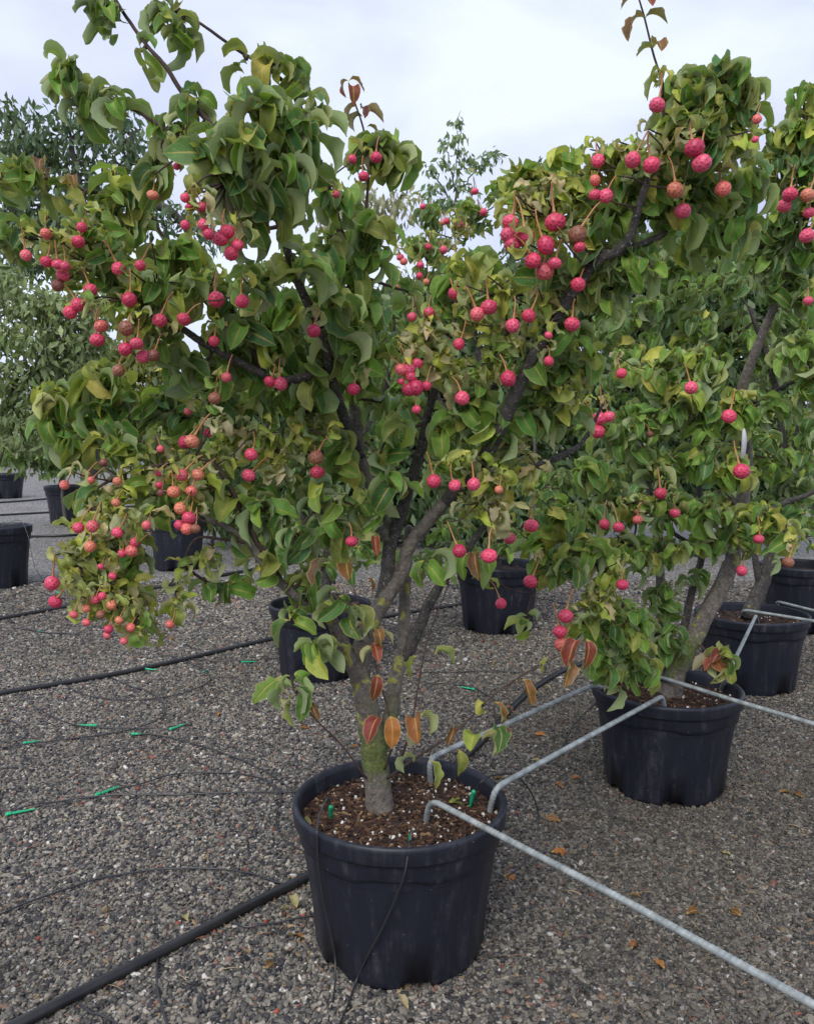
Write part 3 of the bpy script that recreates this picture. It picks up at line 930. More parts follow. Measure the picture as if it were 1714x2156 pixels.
CLA = [  # x, y, rx, ry, depth, rosettes, mix
 (215,12,34,22,1.72,4,'B'),(345,12,36,20,1.74,3,'B'),(375,50,45,25,1.74,4,'B'),(300,105,22,10,1.71,1,'B'),
 (150,150,42,32,1.7,5,'B'),(190,195,52,32,1.7,4,'B'),(245,195,34,24,1.69,3,'B'),
 (520,122,30,12,1.78,2,'B'),(575,130,34,20,1.8,3,'B'),(615,155,26,30,1.83,3,'B'),
 (410,215,34,26,1.7,4,'B'),(352,268,26,26,1.72,3,'B'),(330,335,22,38,1.75,4,'B'),(385,265,22,24,1.68,2,'B'),
 (560,225,60,34,1.55,5,'B'),(450,300,44,44,1.55,5,'B'),(520,290,44,40,1.5,4,'B'),(620,260,42,40,1.6,4,'B'),
 (655,220,24,40,1.7,3,'B'),(480,370,50,40,1.55,4,'B'),(580,350,56,44,1.58,5,'B'),(640,330,34,40,1.65,3,'B'),
 (545,420,60,40,1.62,4,'B'),(600,420,40,30,1.7,3,'G'),(520,480,46,30,1.75,3,'B'),
 (800,310,44,24,2.18,5,'B'),(770,320,30,20,2.18,2,'C'),(835,320,24,20,2.2,2,'B'),
 (690,390,36,26,2.05,4,'G'),(720,410,24,24,2.08,2,'G'),(775,475,40,26,2.2,4,'G'),(780,520,40,26,2.2,4,'G'),(740,560,44,36,2.18,4,'G'),(690,490,34,30,2.12,3,'G'),
 (640,540,34,34,1.9,3,'G'),(610,560,30,24,1.86,2,'G'),(690,620,44,34,2.0,5,'G'),(760,640,50,40,2.25,5,'G'),(720,690,44,30,2.1,4,'G'),(540,590,44,22,1.85,3,'B'),
 (50,345,38,16,2.0,4,'B'),(8,385,16,20,2.0,2,'B'),(118,390,18,12,2.03,1,'B'),(240,370,28,12,2.06,2,'L'),(245,405,46,26,2.05,5,'G'),(290,415,28,26,2.06,3,'G'),(180,440,30,16,2.05,2,'B'),(245,470,46,20,2.05,4,'G'),(300,470,26,24,2.08,2,'G'),
 (8,500,18,26,1.95,2,'B'),(40,480,14,10,1.95,1,'B'),(110,492,30,16,1.95,3,'C'),(180,480,54,20,1.97,6,'C'),(240,510,40,24,1.98,5,'C'),(200,530,50,26,1.98,4,'G'),(170,560,34,20,1.98,2,'G'),(260,560,30,24,2.0,2,'G'),
 (390,520,44,24,2.1,5,'G'),(345,525,30,20,2.1,3,'G'),(400,560,44,24,2.12,4,'G'),
 (330,590,80,24,1.98,8,'L'),(270,625,44,26,1.97,5,'C'),(380,620,50,26,2.0,5,'L'),(310,650,60,26,2.0,5,'C'),(440,600,40,24,2.05,4,'G'),
 (480,670,46,34,2.08,5,'G'),(550,690,44,36,2.1,5,'G'),(430,750,56,30,2.1,5,'G'),(350,700,40,24,2.05,3,'G'),(600,640,40,34,2.1,4,'G'),(510,740,50,34,2.15,5,'G'),(600,720,44,40,2.15,5,'G'),(650,770,36,36,2.15,4,'G'),
 (120,825,42,14,2.2,5,'L'),(180,815,34,18,2.21,4,'G'),(215,785,38,16,2.2,5,'L'),(100,870,30,20,2.22,2,'G'),
 (230,860,60,26,2.22,7,'G'),(150,905,42,22,2.2,4,'G'),(320,835,56,22,2.23,5,'L'),(250,920,64,30,2.18,6,'G'),(380,870,50,30,2.22,5,'G'),(330,930,50,26,2.15,4,'G'),(192,1030,24,22,2.08,2,'G'),
 (480,840,54,30,2.2,5,'G'),(500,905,50,28,2.15,5,'C'),(580,810,44,34,2.2,4,'G'),(650,840,40,34,2.2,4,'G'),(700,730,50,40,2.15,5,'G'),(740,770,40,34,2.3,4,'G'),(640,890,50,24,2.18,5,'C'),(560,900,44,30,2.18,4,'C'),(700,900,40,30,2.25,4,'L'),(590,950,40,24,2.15,3,'N'),
 (300,985,40,30,2.04,4,'C'),(410,955,40,22,2.05,4,'N'),(270,1020,54,24,2.02,5,'C'),(345,1045,40,26,2.05,4,'G'),(205,1065,36,22,2.0,4,'N'),(250,1095,60,28,2.01,6,'C'),(175,1120,34,24,2.0,3,'N'),(210,1160,50,28,2.0,5,'C'),(275,1150,40,28,2.03,4,'G'),(250,1215,50,24,2.01,4,'C'),(190,1200,28,20,2.0,3,'C'),(285,1255,22,30,2.04,4,'C'),(170,1190,34,22,1.99,3,'C'),(235,1250,40,18,2.0,4,'C'),(290,1295,14,10,2.02,2,'C'),(150,1165,20,16,1.99,2,'N'),(200,1240,26,14,2.0,2,'C'),(400,1010,40,34,2.08,4,'G'),(450,960,36,26,2.1,3,'C'),(390,1190,16,14,2.06,1,'C'),(370,1240,22,16,2.05,2,'C'),(440,1225,18,12,2.1,1,'B'),(480,1225,14,10,2.1,1,'B'),(450,1150,26,14,2.07,2,'C'),
 (470,1040,34,30,2.1,3,'G'),(560,1060,44,36,2.1,5,'G'),(510,1100,34,26,2.12,2,'G'),(620,1120,44,30,2.12,4,'G'),(690,1030,44,26,2.15,5,'G'),(770,1060,40,26,2.17,4,'G'),(700,1090,40,26,2.15,4,'G'),(560,1170,30,20,2.1,2,'G'),(640,1210,28,20,2.14,2,'G'),(540,1030,40,26,2.2,3,'G'),(640,1000,44,30,2.25,4,'G'),(720,970,40,26,2.25,3,'G'),
 (828,890,26,14,2.16,2,'G'),(800,950,16,14,2.2,1,'G'),(825,1010,16,16,2.18,2,'G'),(860,850,24,20,2.34,2,'G'),(800,840,24,24,2.4,2,'G'),(790,740,40,40,2.32,4,'G'),
 (735,1270,22,8,2.1,1,'G'),(700,1245,24,14,2.1,1,'G'),(620,1285,24,14,2.1,1,'G'),(665,1360,22,10,2.1,2,'G'),(615,1430,20,8,2.1,1,'B'),(905,1195,16,10,2.14,1,'G'),(985,1170,18,12,2.2,1,'G'),
 (900,690,50,28,2.1,6,'C'),(890,740,46,24,2.1,5,'C'),(975,760,44,24,2.1,4,'N'),(1000,830,44,28,2.12,4,'G'),(940,890,44,28,2.15,4,'L'),(1040,880,44,34,2.12,4,'G'),(1020,975,54,24,2.12,5,'C'),(1010,1050,54,24,2.14,5,'N'),(1090,930,30,24,2.15,2,'N'),(1130,975,26,24,2.17,2,'N'),(1060,1020,40,24,2.18,3,'C'),(940,960,36,24,2.15,3,'L'),
 (1070,700,50,26,2.05,5,'C'),(1040,740,44,26,2.05,4,'C'),(1140,760,50,34,2.08,5,'G'),(1190,790,44,28,2.08,5,'C'),(1230,740,40,30,2.1,4,'L'),(1110,840,44,34,2.15,5,'G'),(1180,850,40,26,2.15,4,'G'),
 (950,590,44,26,2.2,4,'G'),(1000,545,50,28,2.15,5,'L'),(1060,590,50,28,2.05,5,'C'),(1130,620,50,30,2.0,5,'C'),(1190,680,44,26,2.02,4,'G'),(1000,640,44,26,2.12,4,'C'),(930,640,40,24,2.2,3,'G'),(1180,560,44,30,1.98,4,'G'),(860,600,36,40,2.4,3,'G'),
 (1100,410,50,26,1.98,6,'C'),(1165,385,50,26,1.97,5,'C'),(1120,370,44,20,2.05,4,'L'),(1140,440,44,24,1.96,5,'C'),(1200,430,40,24,1.95,4,'C'),(1280,320,44,18,1.95,5,'C'),(1230,360,40,24,1.98,4,'C'),(1190,330,36,16,2.05,3,'L'),(1265,430,46,36,1.95,5,'G'),(1340,400,54,30,1.95,6,'G'),(1330,300,36,24,1.9,4,'C'),(1400,270,30,40,1.88,5,'C'),(1380,330,44,20,1.92,4,'C'),
 (1440,170,36,18,1.84,4,'B'),(1500,160,54,28,1.83,7,'C'),(1550,190,36,34,1.85,5,'B'),(1480,230,60,34,1.84,6,'C'),(1560,260,26,34,1.87,4,'C'),(1500,290,54,26,1.87,5,'B'),(1440,250,36,30,1.85,3,'B'),(1520,140,30,14,1.83,2,'B'),
 (1430,370,46,26,1.95,4,'G'),(1490,390,54,34,1.98,6,'G'),(1420,440,50,30,1.97,5,'G'),(1560,370,44,28,2.02,4,'G'),(1550,440,44,34,2.05,4,'G'),(1340,540,50,34,1.96,5,'G'),(1290,600,46,34,2.0,4,'G'),(1260,500,40,26,1.95,4,'G'),(1470,500,54,30,2.1,4,'G'),(1230,580,40,34,2.0,3,'G'),
]
for c in CLA:
    x, y, rx, ry, d, n, mx_ = c
    if d <= 1.63:
        A.clump(x, y, rx, ry, d, n, mx_, L=0.088, nl=6)
    elif x < 700 and y < 480:
        A.clump(x, y, rx * 0.85, ry * 0.85, d, max(1, round(n * 0.72)), mx_, L=(0.083 if mx_ != 'C' else 0.068) * (d / 2.0), nl=6)
    elif x < 480 and y < 720:
        A.clump(x, y, rx * 0.9, ry * 0.85, d, max(1, round(n * 0.85)), mx_, L=0.092 if mx_ not in 'CN' else None)
    elif 480 < x < 960 and 450 < y < 1110 and mx_ in 'GL':
        A.clump(x, y, rx, ry, d, max(1, round(n * 0.78)), mx_, L=0.097)
    else:
        A.clump(*c)
def single(T, x, y, d, az_deg, L, colour, kind='T', variant=None, axis=(0, 0, 1.0)):
    c = np.array(PAL[colour][T.rng.integers(len(PAL[colour]))]) * T.rng.uniform(0.9, 1.1)
    T.leaf(kind, P(x, y, d), math.radians(az_deg), np.array(axis), L, c, 0.0, variant)
# leaves placed one by one: red and brown leaves low on the trunk and shoots
for x, y, d, az, L, c in [
    (790,1325,2.08,-60,0.085,'brown'),(768,1322,2.08,200,0.08,'brown'),(785,1355,2.08,-90,0.085,'red'),(796,1420,2.08,-80,0.085,'red'),(800,1345,2.08,-20,0.07,'brown'),
    (800,1515,2.09,-110,0.1,'red'),(822,1508,2.09,-80,0.105,'orange'),(872,1515,2.1,-90,0.11,'orange'),(868,1518,2.12,60,0.09,'brown'),(885,1512,2.12,10,0.09,'olive'),
    (870,1605,2.07,-150,0.095,'olive'),(905,1600,2.07,-60,0.095,'olive'),(948,1540,2.07,-90,0.09,'brown'),(966,1578,2.06,-90,0.1,'olive'),(1000,1555,2.07,-110,0.09,'yellow'),(1015,1560,2.07,20,0.085,'tan'),
    (1042,1530,2.07,-90,0.11,'deep'),(1050,1532,2.09,0,0.08,'red'),(1020,1480,2.09,200,0.07,'yellow'),(1040,1478,2.09,-60,0.075,'brown'),(1100,1430,2.09,-90,0.085,'brown'),(1185,1385,2.1,-60,0.09,'brown'),(1155,1385,2.1,200,0.07,'olive'),(1235,1345,2.1,-90,0.09,'red'),(1215,1350,2.1,-130,0.09,'red'),
    (735,1190,2.08,-70,0.095,'brown'),(700,1185,2.08,210,0.095,'brown'),(790,1130,2.1,-90,0.07,'red'),(770,1215,2.1,-20,0.07,'brown'),(880,1380,2.13,200,0.08,'olive'),(915,1380,2.13,-10,0.085,'olive'),(790,1375,2.06,-150,0.06,'tan'),
    (615,1480,2.09,-100,0.08,'olive'),(635,1455,2.09,-60,0.09,'green'),(590,1430,2.09,-120,0.1,'green'),(655,1480,2.09,-60,0.07,'brown'),(610,1478,2.09,-70,0.09,'tan'),
    (1000,1165,2.15,-95,0.09,'brown'),(985,1165,2.15,-130,0.09,'green'),(1020,1165,2.15,-60,0.09,'green'),(895,1180,2.1,-120,0.09,'green'),(910,1178,2.1,10,0.1,'green')]:
    single(A, x, y, d, az + A.rng.uniform(-25, 25), L * A.rng.uniform(0.8, 1.05), c, 'TTBGC'[A.rng.integers(5)], None, norm(np.array([0, 0, 1.0]) + A.rng.normal(0, 0.25, 3)))
# reddish shoot tips against the sky
for x, y, d, az, L, c in [(735,170,2.17,180,0.055,'red'),(735,170,2.17,0,0.06,'red'),(742,185,2.17,-80,0.07,'red'),(752,225,2.17,200,0.06,'red'),(760,228,2.18,-60,0.05,'red'),(766,240,2.18,-10,0.07,'red'),(764,245,2.18,180,0.06,'red'),(772,268,2.18,10,0.05,'red'),
    (1346,0,1.85,-60,0.06,'red'),(1344,-3,1.85,180,0.055,'red'),(1358,38,1.85,190,0.075,'brown'),(1358,38,1.85,0,0.06,'brown'),(1375,104,1.85,185,0.05,'olive'),(1375,100,1.85,-80,0.07,'brown'),(1390,165,1.85,180,0.06,'olive')]:
    single(A, x, y, d, az, L, c, 'G')
single(A, 32, 350, 1.98, 170, 0.075, 'orange', 'T', None, (0.7, -0.4, -0.6))
for x, y in ((75, 345), (95, 340), (145, 365), (150, 372)):
    single(A, x, y, 1.98, A.rng.uniform(0, 360), 0.06, 'brown', 'C')

cl_xy = np.array([c[:5] for c in CLA])
def depth_at(x, y):
    d2 = ((cl_xy[:, 0] - x) / (cl_xy[:, 2] + 14)) ** 2 + ((cl_xy[:, 1] - (y - 40)) / (cl_xy[:, 3] + 26)) ** 2
    i = np.argsort(d2)[:2]
    return float(cl_xy[i, 4].min()) - 0.11

FR_A = """97,492,22 173,478,20 165,508,28 55,537,22 97,550,23 122,556,24 137,560,20 132,579,25 122,600,25 190,610,27 165,641,27 147,657,27 250,565,26 295,558,22
272,630,29 213,686,27 266,690,30 336,674,29 388,672,27 205,715,29 288,723,28 264,735,27 302,750,28 323,748,26 250,780,26 322,410,22 390,416,20 427,435,20 390,474,20 427,472,21
372,349,14 398,436,15 440,492,22 463,502,32 477,488,30 487,533,30 500,515,24 455,630,33 509,634,28 451,718,22 568,803,25 591,808,27 453,838,27 396,866,17 524,1001,27
666,963,31 669,994,28 742,334,18 792,331,24 766,371,21 707,408,16 744,819,25 740,1140,26 661,696,28 845,778,26 862,776,26 878,766,24 866,793,24 876,816,34 862,820,28 898,812,20
845,803,14 973,838,30 877,862,18 914,1013,28 957,1022,26 997,1020,29 1070,797,33 966,724,24 903,658,23 867,667,20 957,617,27 1005,661,29 1030,646,32 1079,685,28
1113,664,30 1155,760,20 1204,682,31 1217,598,29 1075,467,32 1070,494,30 1078,514,32 1105,498,38 1170,467,40 1216,494,37 1149,516,36 1122,548,35 1147,571,36 1168,553,26 1220,520,24
1384,220,31 1462,311,38 1478,343,37 1333,336,32 1372,346,32 1422,399,33 1438,443,32 1522,396,30 1259,338,26 1253,379,22 1252,410,22 1275,412,28 1594,250,18 1590,293,14
967,1160,28 1030,1171,32 1155,705,16 893,1055,0"""
FR_A_C = """477,794,22 404,929,30 390,931,28 438,912,20 529,957,26 338,945,16 219,974,17 182,999,17 192,1011,16 247,1013,18 335,1021,16 334,995,16 383,1000,26 417,999,27 136,1021,20
244,1058,20 338,1037,18 365,1035,26 403,1034,24 380,1070,25 398,1090,26 378,1106,22 393,1113,26 411,1113,22 165,1111,23 194,1108,26 247,1121,22 308,1106,20 190,1151,25 284,1142,20
277,1160,28 258,1165,18 110,1228,30 116,1267,27 212,1193,14 237,1213,16 200,1263,20 215,1255,18 235,1274,20 182,1281,18 155,1294,19 212,1294,18 182,1311,18 251,1306,17 275,1321,19
228,1325,20 225,1338,17 261,1350,16 358,1315,20 1050,1031,18 500,516,18"""
def plist(s):
    return [tuple(float(v) for v in t.split(',')) for t in s.split()]
for x, y, px in plist(FR_A):
    if px: A.fruit(x, y, px * 1.04, depth_at(x, y), 'p')
for x, y, px in plist(FR_A_C):
    A.fruit(x, y, px * 1.04, depth_at(x, y) - 0.02, 'c' if A.rng.random() < 0.85 else 'p', (0.42, 0))
A.finish()

# ------------------------------------------------------------------ second dogwood
B = Tree('dogwood_tree', (P2[0], P2[1], 0.30), 'fruiting dogwood with leaning stems in the pot joined by two rods', 22)
B.dens = 1.3
B.wood('trunk', PP((1412, 1470, 3.27), (1422, 1420, 3.27), (1440, 1380, 3.27), (1480, 1310, 3.28), (1530, 1210, 3.29), (1545, 1160, 3.3), (1560, 1080, 3.3), (1572, 960, 3.28), (1560, 840, 3.22), (1590, 740, 3.15), (1650, 600, 3.05), (1700, 450, 2.95), (1730, 300, 2.85)), 0.045, 0.008, 12)
B.wood('limb', PP((1395, 1460, 3.3), (1392, 1400, 3.3), (1392, 1300, 3.3), (1388, 1180, 3.28), (1372, 1060, 3.25), (1350, 940, 3.2), (1330, 850, 3.15)), 0.026, 0.008, 10)
B.wood('limb', PP((1420, 1450, 3.31), (1436, 1350, 3.33), (1455, 1250, 3.35), (1480, 1150, 3.35), (1470, 1000, 3.33), (1450, 880, 3.25), (1440, 800, 3.2)), 0.02, 0.007, 10, M_BARK2)
B.wood('limb', PP((1392, 1350, 3.3), (1330, 1290, 3.1), (1290, 1250, 2.95), (1250, 1180, 2.85), (1210, 1110, 2.8), (1180, 1050, 2.8)), 0.012, 0.004, 8, M_BARK2)
B.wood('limb', PP((1550, 1150, 3.3), (1600, 1090, 3.25), (1650, 1060, 3.2), (1714, 1035, 3.15), (1760, 1000, 3.1)), 0.016, 0.006, 8, M_BARK2)
B.wood('limb', PP((1565, 880, 3.25), (1620, 830, 3.15), (1680, 800, 3.05), (1740, 780, 3.0)), 0.01, 0.004, 8, M_BARK2)
B.wood('limb', PP((1480, 1160, 3.35), (1380, 1100, 3.2), (1300, 1050, 3.1), (1240, 1000, 3.05)), 0.01, 0.004, 8, M_BARK2)
CLB = [(1175,1075,54,36,2.75,6,'G'),(1230,1160,54,30,2.72,7,'L'),(1280,1205,44,30,2.72,6,'C'),(1190,1175,34,26,2.72,4,'G'),(1330,1290,38,34,2.8,5,'G'),(1290,1330,34,30,2.78,4,'G'),(1150,1195,34,20,2.74,3,'G'),(1320,1380,40,28,2.85,5,'G'),(1270,1380,26,26,2.82,3,'G'),(1125,1130,34,26,2.76,3,'L'),(1250,1250,34,24,2.72,3,'C'),(1300,1440,24,10,2.85,1,'L'),(1360,1400,24,24,2.9,3,'G'),(1110,1290,12,10,2.74,1,'L'),(1230,1300,30,24,2.76,3,'G'),
 (1390,770,70,30,3.1,8,'L'),(1480,760,60,26,3.12,7,'L'),(1440,830,64,34,3.12,8,'G'),(1550,850,50,34,3.12,7,'L'),(1490,880,54,30,3.14,5,'G'),(1350,870,60,34,3.1,6,'G'),(1290,900,50,34,3.05,5,'G'),(1240,980,54,34,3.02,6,'G'),(1370,960,64,34,3.12,7,'G'),(1460,960,54,34,3.14,6,'G'),(1540,980,44,34,3.15,5,'L'),(1320,1050,64,30,3.05,7,'G'),(1420,1060,64,30,3.1,7,'G'),(1500,1070,50,30,3.12,6,'G'),(1610,1080,44,30,3.15,5,'L'),(1560,1110,40,26,3.15,4,'G'),(1650,1110,30,24,3.13,3,'L'),(1400,1150,50,24,3.15,4,'G'),(1480,1140,44,22,3.2,4,'L'),(1330,1140,50,30,3.05,5,'G'),(1270,1080,50,30,3.0,5,'G'),
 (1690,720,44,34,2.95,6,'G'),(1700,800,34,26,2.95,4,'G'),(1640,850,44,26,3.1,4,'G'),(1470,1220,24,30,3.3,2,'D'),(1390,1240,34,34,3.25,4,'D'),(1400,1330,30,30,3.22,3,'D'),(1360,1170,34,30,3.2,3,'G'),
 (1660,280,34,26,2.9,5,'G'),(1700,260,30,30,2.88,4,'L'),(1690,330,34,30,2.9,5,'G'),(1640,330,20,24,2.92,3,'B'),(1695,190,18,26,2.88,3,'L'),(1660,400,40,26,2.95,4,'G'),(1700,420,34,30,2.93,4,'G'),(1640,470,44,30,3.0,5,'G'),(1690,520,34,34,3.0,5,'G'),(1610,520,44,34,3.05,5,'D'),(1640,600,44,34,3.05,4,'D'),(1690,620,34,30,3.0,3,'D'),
 (1515,1375,20,6,3.05,2,'K'),(1530,1385,16,6,3.05,1,'G')]
for c in CLB:
    B.clump(*c)
cl_xy = np.array([c[:5] for c in CLB])
for x, y, px in plist("""1309,786,20 1180,872,30 1263,881,29 1282,877,24 1259,908,29 1455,816,26 1535,876,28 1561,992,32 1391,1039,24 1421,1080,20 1272,1104,22 1303,1110,23 1343,1094,22
1118,1107,29 1073,1133,24 1117,1225,28 1310,1231,26 1191,1297,30 1178,1330,28 1181,1357,30 1055,1271,23 1598,1135,22 1562,1202,22 1659,1184,23 1651,432,27 1664,408,28 1700,410,26
1703,447,22 1699,496,28 1572,482,26 1702,633,18"""):
    B.fruit(x, y, px * 1.04, depth_at(x, y) - 0.03, 'p')
for x, y, px in plist("1368,914,15 1400,1035,12 1342,1078,14"):
    B.fruit(x, y, px, depth_at(x, y), 'b')
B.finish()

# ------------------------------------------------------------------ dogwoods behind
def back_tree(base, label, seed, stems, blobs, mix, leafL=0.11, fruits='', kind_depth=0.35, parts=200):
    T = Tree('dogwood_tree', base, label, seed, leafL=leafL, bark=M_BARK2, max_parts=parts)
    for st, r in stems:
        T.wood('trunk' if r > 0.02 else 'limb', PP(*st), r, r * 0.25, 8)
    for b in blobs:
        T.clump(*b[:5], int(b[5] * 1.45), b[6] if len(b) > 6 else mix, dr=kind_depth)
    for x, y, px in plist(fruits):
        dd = min(b[4] for b in blobs) - 0.25
        T.fruit(x, y, px, dd, 'p' if T.rng.random() < 0.7 else 'c', leafy=True)
    T.finish()

back_tree((P4[0], P4[1], 0.3), 'leafy dogwood growing in the pot half hidden behind the lichen-covered trunk', 31,
    [([(675, 1330, 4.9), (690, 1200, 4.9), (700, 1050, 4.85), (690, 850, 4.8), (720, 650, 4.7)], 0.04), ([(680, 1200, 4.9), (620, 1050, 4.8), (560, 900, 4.7), (500, 760, 4.7)], 0.018), ([(700, 1000, 4.85), (800, 850, 4.8), (830, 700, 4.7), (820, 600, 4.7)], 0.018)],
    [(560,700,70,40,4.7,9),(660,640,60,40,4.7,8),(760,660,70,40,4.7,9),(830,640,50,50,4.8,7),(500,800,60,40,4.7,8),(600,830,70,50,4.75,9),(720,830,70,50,4.8,9),(820,800,60,50,4.8,8),(470,930,60,50,4.7,8),(580,980,70,50,4.7,9),(690,960,70,50,4.8,9),(800,960,60,50,4.8,8),(520,1060,60,40,4.7,6),(640,1100,60,40,4.75,7),(750,1120,60,40,4.8,7),(560,1140,60,24,4.75,5),(700,1170,60,24,4.85,6),(800,1160,50,30,4.9,6),(780,1060,60,40,4.9,8),(560,570,50,36,4.8,5),(640,740,60,40,4.6,7),(430,860,50,40,4.7,5)], 'D')
back_tree((P5[0], P5[1], 0.35), 'dark leafy dogwood growing in the pot between the two fruiting dogwoods', 32,
    [([(1045, 1230, 6.1), (1040, 1100, 6.1), (1030, 900, 6.0), (1000, 700, 5.9), (980, 560, 5.8)], 0.045), ([(1040, 1050, 6.1), (1120, 900, 6.0), (1180, 750, 5.9), (1200, 600, 5.8)], 0.02), ([(1035, 1000, 6.1), (930, 850, 5.9), (890, 700, 5.8), (900, 560, 5.8)], 0.02)],
    [(900,520,50,36,5.7,9,'G'),(960,480,50,34,5.7,9,'C'),(1010,440,40,30,5.7,7,'G'),(940,560,60,36,5.7,9,'C'),(870,590,44,34,5.7,7,'G'),(1060,400,40,24,5.8,6,'L'),(900,450,34,24,5.8,6,'D'),(870,670,60,40,5.8,9),(960,680,60,40,5.8,9),(1050,660,60,50,5.8,9),(1150,640,60,50,5.8,9),(880,770,60,50,5.8,9),(990,790,60,50,5.8,9),(1100,760,60,50,5.8,9),(1200,740,60,50,5.8,8),(900,890,60,50,5.8,9),(1010,910,60,50,5.8,9),(1120,890,60,50,5.8,9),(1220,880,60,50,5.8,8),(920,1010,60,50,5.8,8),(1030,1030,60,50,5.8,9),(1130,1010,60,50,5.8,9),(1220,1010,60,50,5.8,8),(940,1110,50,30,5.8,6),(1060,1130,50,30,5.8,7),(1150,1100,50,40,5.8,6),(980,1180,50,20,5.9,5),(900,1170,40,24,5.9,5)], 'D', 0.115,
    '843,541,15 850,550,16 885,557,15 883,580,14 897,593,15 901,518,15 934,526,17 961,541,17 939,465,15 967,472,15 932,468,13 1000,402,16 1018,446,16 890,434,12 840,605,17')
back_tree((P3[0], P3[1], 0.3), 'dark leafy dogwood in the pot with a rod across its rim', 33,
    [([(1575, 1300, 4.66), (1600, 1240, 4.66), (1620, 1180, 4.65), (1640, 1080, 4.6), (1650, 950, 4.6), (1630, 800, 4.5), (1580, 650, 4.4)], 0.05), ([(1600, 1230, 4.66), (1570, 1100, 4.6), (1480, 950, 4.5), (1420, 750, 4.4)], 0.022), ([(1640, 1060, 4.6), (1680, 900, 4.55), (1690, 700, 4.5)], 0.02)],
    [(1340,650,60,40,4.5,9),(1430,620,60,40,4.5,9),(1520,580,60,40,4.5,9),(1600,560,50,40,4.6,7),(1390,560,60,30,4.6,7),(1460,520,50,26,4.7,5),(1350,740,60,40,4.5,8,'G'),(1450,700,60,40,4.5,9,'G'),(1550,690,60,50,4.5,9),(1640,680,50,50,4.5,8),(1620,780,50,40,4.5,8),(1690,900,40,50,4.5,8),(1620,950,60,50,4.5,9,'G'),(1690,1000,40,50,4.5,7),(1560,930,50,50,4.6,8),(1460,900,60,50,4.7,8),(1370,850,60,50,4.7,8),(1300,800,50,50,4.7,8),(1300,700,50,50,4.7,8),(1640,1060,50,30,4.6,5),(1540,1060,50,40,4.7,6),(1440,1050,60,40,4.7,6),(1330,1000,60,40,4.7,7),(1590,1160,30,16,4.6,2),(1660,740,44,40,4.4,5)], 'D', 0.11)
back_tree((g10[0], g10[1] + 0.3, 0.35), 'dogwood crown in the pot beyond the rod-topped pot', 34,
    [([(1725, 1240, 6.2), (1720, 1100, 6.2), (1700, 900, 6.1)], 0.035)],
    [(1690,1120,40,40,6.0,8),(1680,1040,50,40,6.0,8),(1640,980,50,40,6.0,8),(1690,660,40,30,7.0,7,'L'),(1700,920,40,50,6.0,8),(1660,860,40,40,6.2,6)], 'G', 0.1, parts=80)

# ------------------------------------------------------------------ far trees and shrubs with small leaves
def far_leafage(rng, centres, tints, size, per, spread, droop=0.9):
    n = len(centres) * per
    C = np.repeat(centres, per, 0) + rng.normal(0, 1, (n, 3)) * np.array(spread)
    T = np.repeat(tints, per, 0) * rng.uniform(0.75, 1.25, (n, 1))
    az = rng.uniform(0, 2 * math.pi, n)
    el = rng.normal(-droop, 0.45, n)
    d = np.stack([np.cos(az) * np.cos(el), np.sin(az) * np.cos(el), np.sin(el)], -1)
    r = rng.normal(0, 1, (n, 3)); sd = np.cross(d, r); sd /= np.linalg.norm(sd, axis=1)[:, None]
    nm = np.cross(sd, d)
    L = size * rng.uniform(0.6, 1.3, (n, 1)); W = L * 0.2
    v = [C, C + d * L * 0.45 + sd * W + nm * W * 0.35, C + d * L - nm * L * 0.12, C + d * L * 0.45 - sd * W + nm * W * 0.35, C + d * L * 0.5]
    V = np.stack(v, 1).reshape(-1, 3)
    i = np.arange(n)[:, None] * 5
    tri = np.stack([i + np.array([0, 1, 4]), i + np.array([1, 2, 4]), i + np.array([2, 3, 4]), i + np.array([3, 0, 4])], 1).reshape(-1, 3)
    return V, tri, np.repeat(T, 5, 0)

def far_tree(name, label, cat, base_px, Y, blobs, colours, leaf, n_cl, per, seed, stems, group=None, spread=0.12, droop=0.9, r0=0.05):
    rng = np.random.default_rng(seed)
    b = P(base_px, 1000, Y); base = np.array([b[0], Y, 0.0])
    root = empty(name, base)
    tag(root, label, cat, group)
    cen, tin = [], []
    for (x, y, rx, ry, *dd) in blobs:
        d = Y + (dd[0] if dd else 0)
        c = P(x, y, d); px = d / F
        k = max(3, int(n_cl * rx * ry / 2400))
        for j in range(k):
            v = rng.normal(0, 1, 3); v = v / np.linalg.norm(v) * rng.uniform(0.2, 1) ** 0.5
            cen.append(c + np.array([v[0] * rx * px, v[1] * rx * px * 0.9, v[2] * ry * px]))
            tin.append(np.array(colours[rng.integers(len(colours))]) * rng.uniform(0.8, 1.2))
    cen = np.array(cen)
    V, tri, T = far_leafage(rng, cen, np.array(tin), leaf, per, (spread, spread, spread * 0.55), droop)
    o = obj('crown', mesh_from('crown', V - base, tri, M_FARLEAF, True, None, T), root)
    o['kind'] = 'stuff'
    m = MB(); pts = []
    for st in stems:
        C = catmull([base if p is None else P(*p) for p in st], 5)
        C[1:-1] += rng.normal(0, 0.02, C[1:-1].shape)
        m.tube(C - base, np.linspace(r0, r0 * 0.35, len(C)), 7); pts.append(C)
    pts = np.vstack(pts)
    for c in cen[::2]:
        k = pts[np.argmin(np.linalg.norm(pts - c, axis=1) + 0.4 * np.clip(pts[:, 2] - c[2], 0, None))]
        mid = (k + c) / 2 + rng.normal(0, 0.06, 3)
        m.tube(catmull([k, mid, c], 2) - base, np.linspace(r0 * 0.22, r0 * 0.07, 5), 4)
    obj('trunk', m.mesh('trunk', M_BARKF), root)
    return root

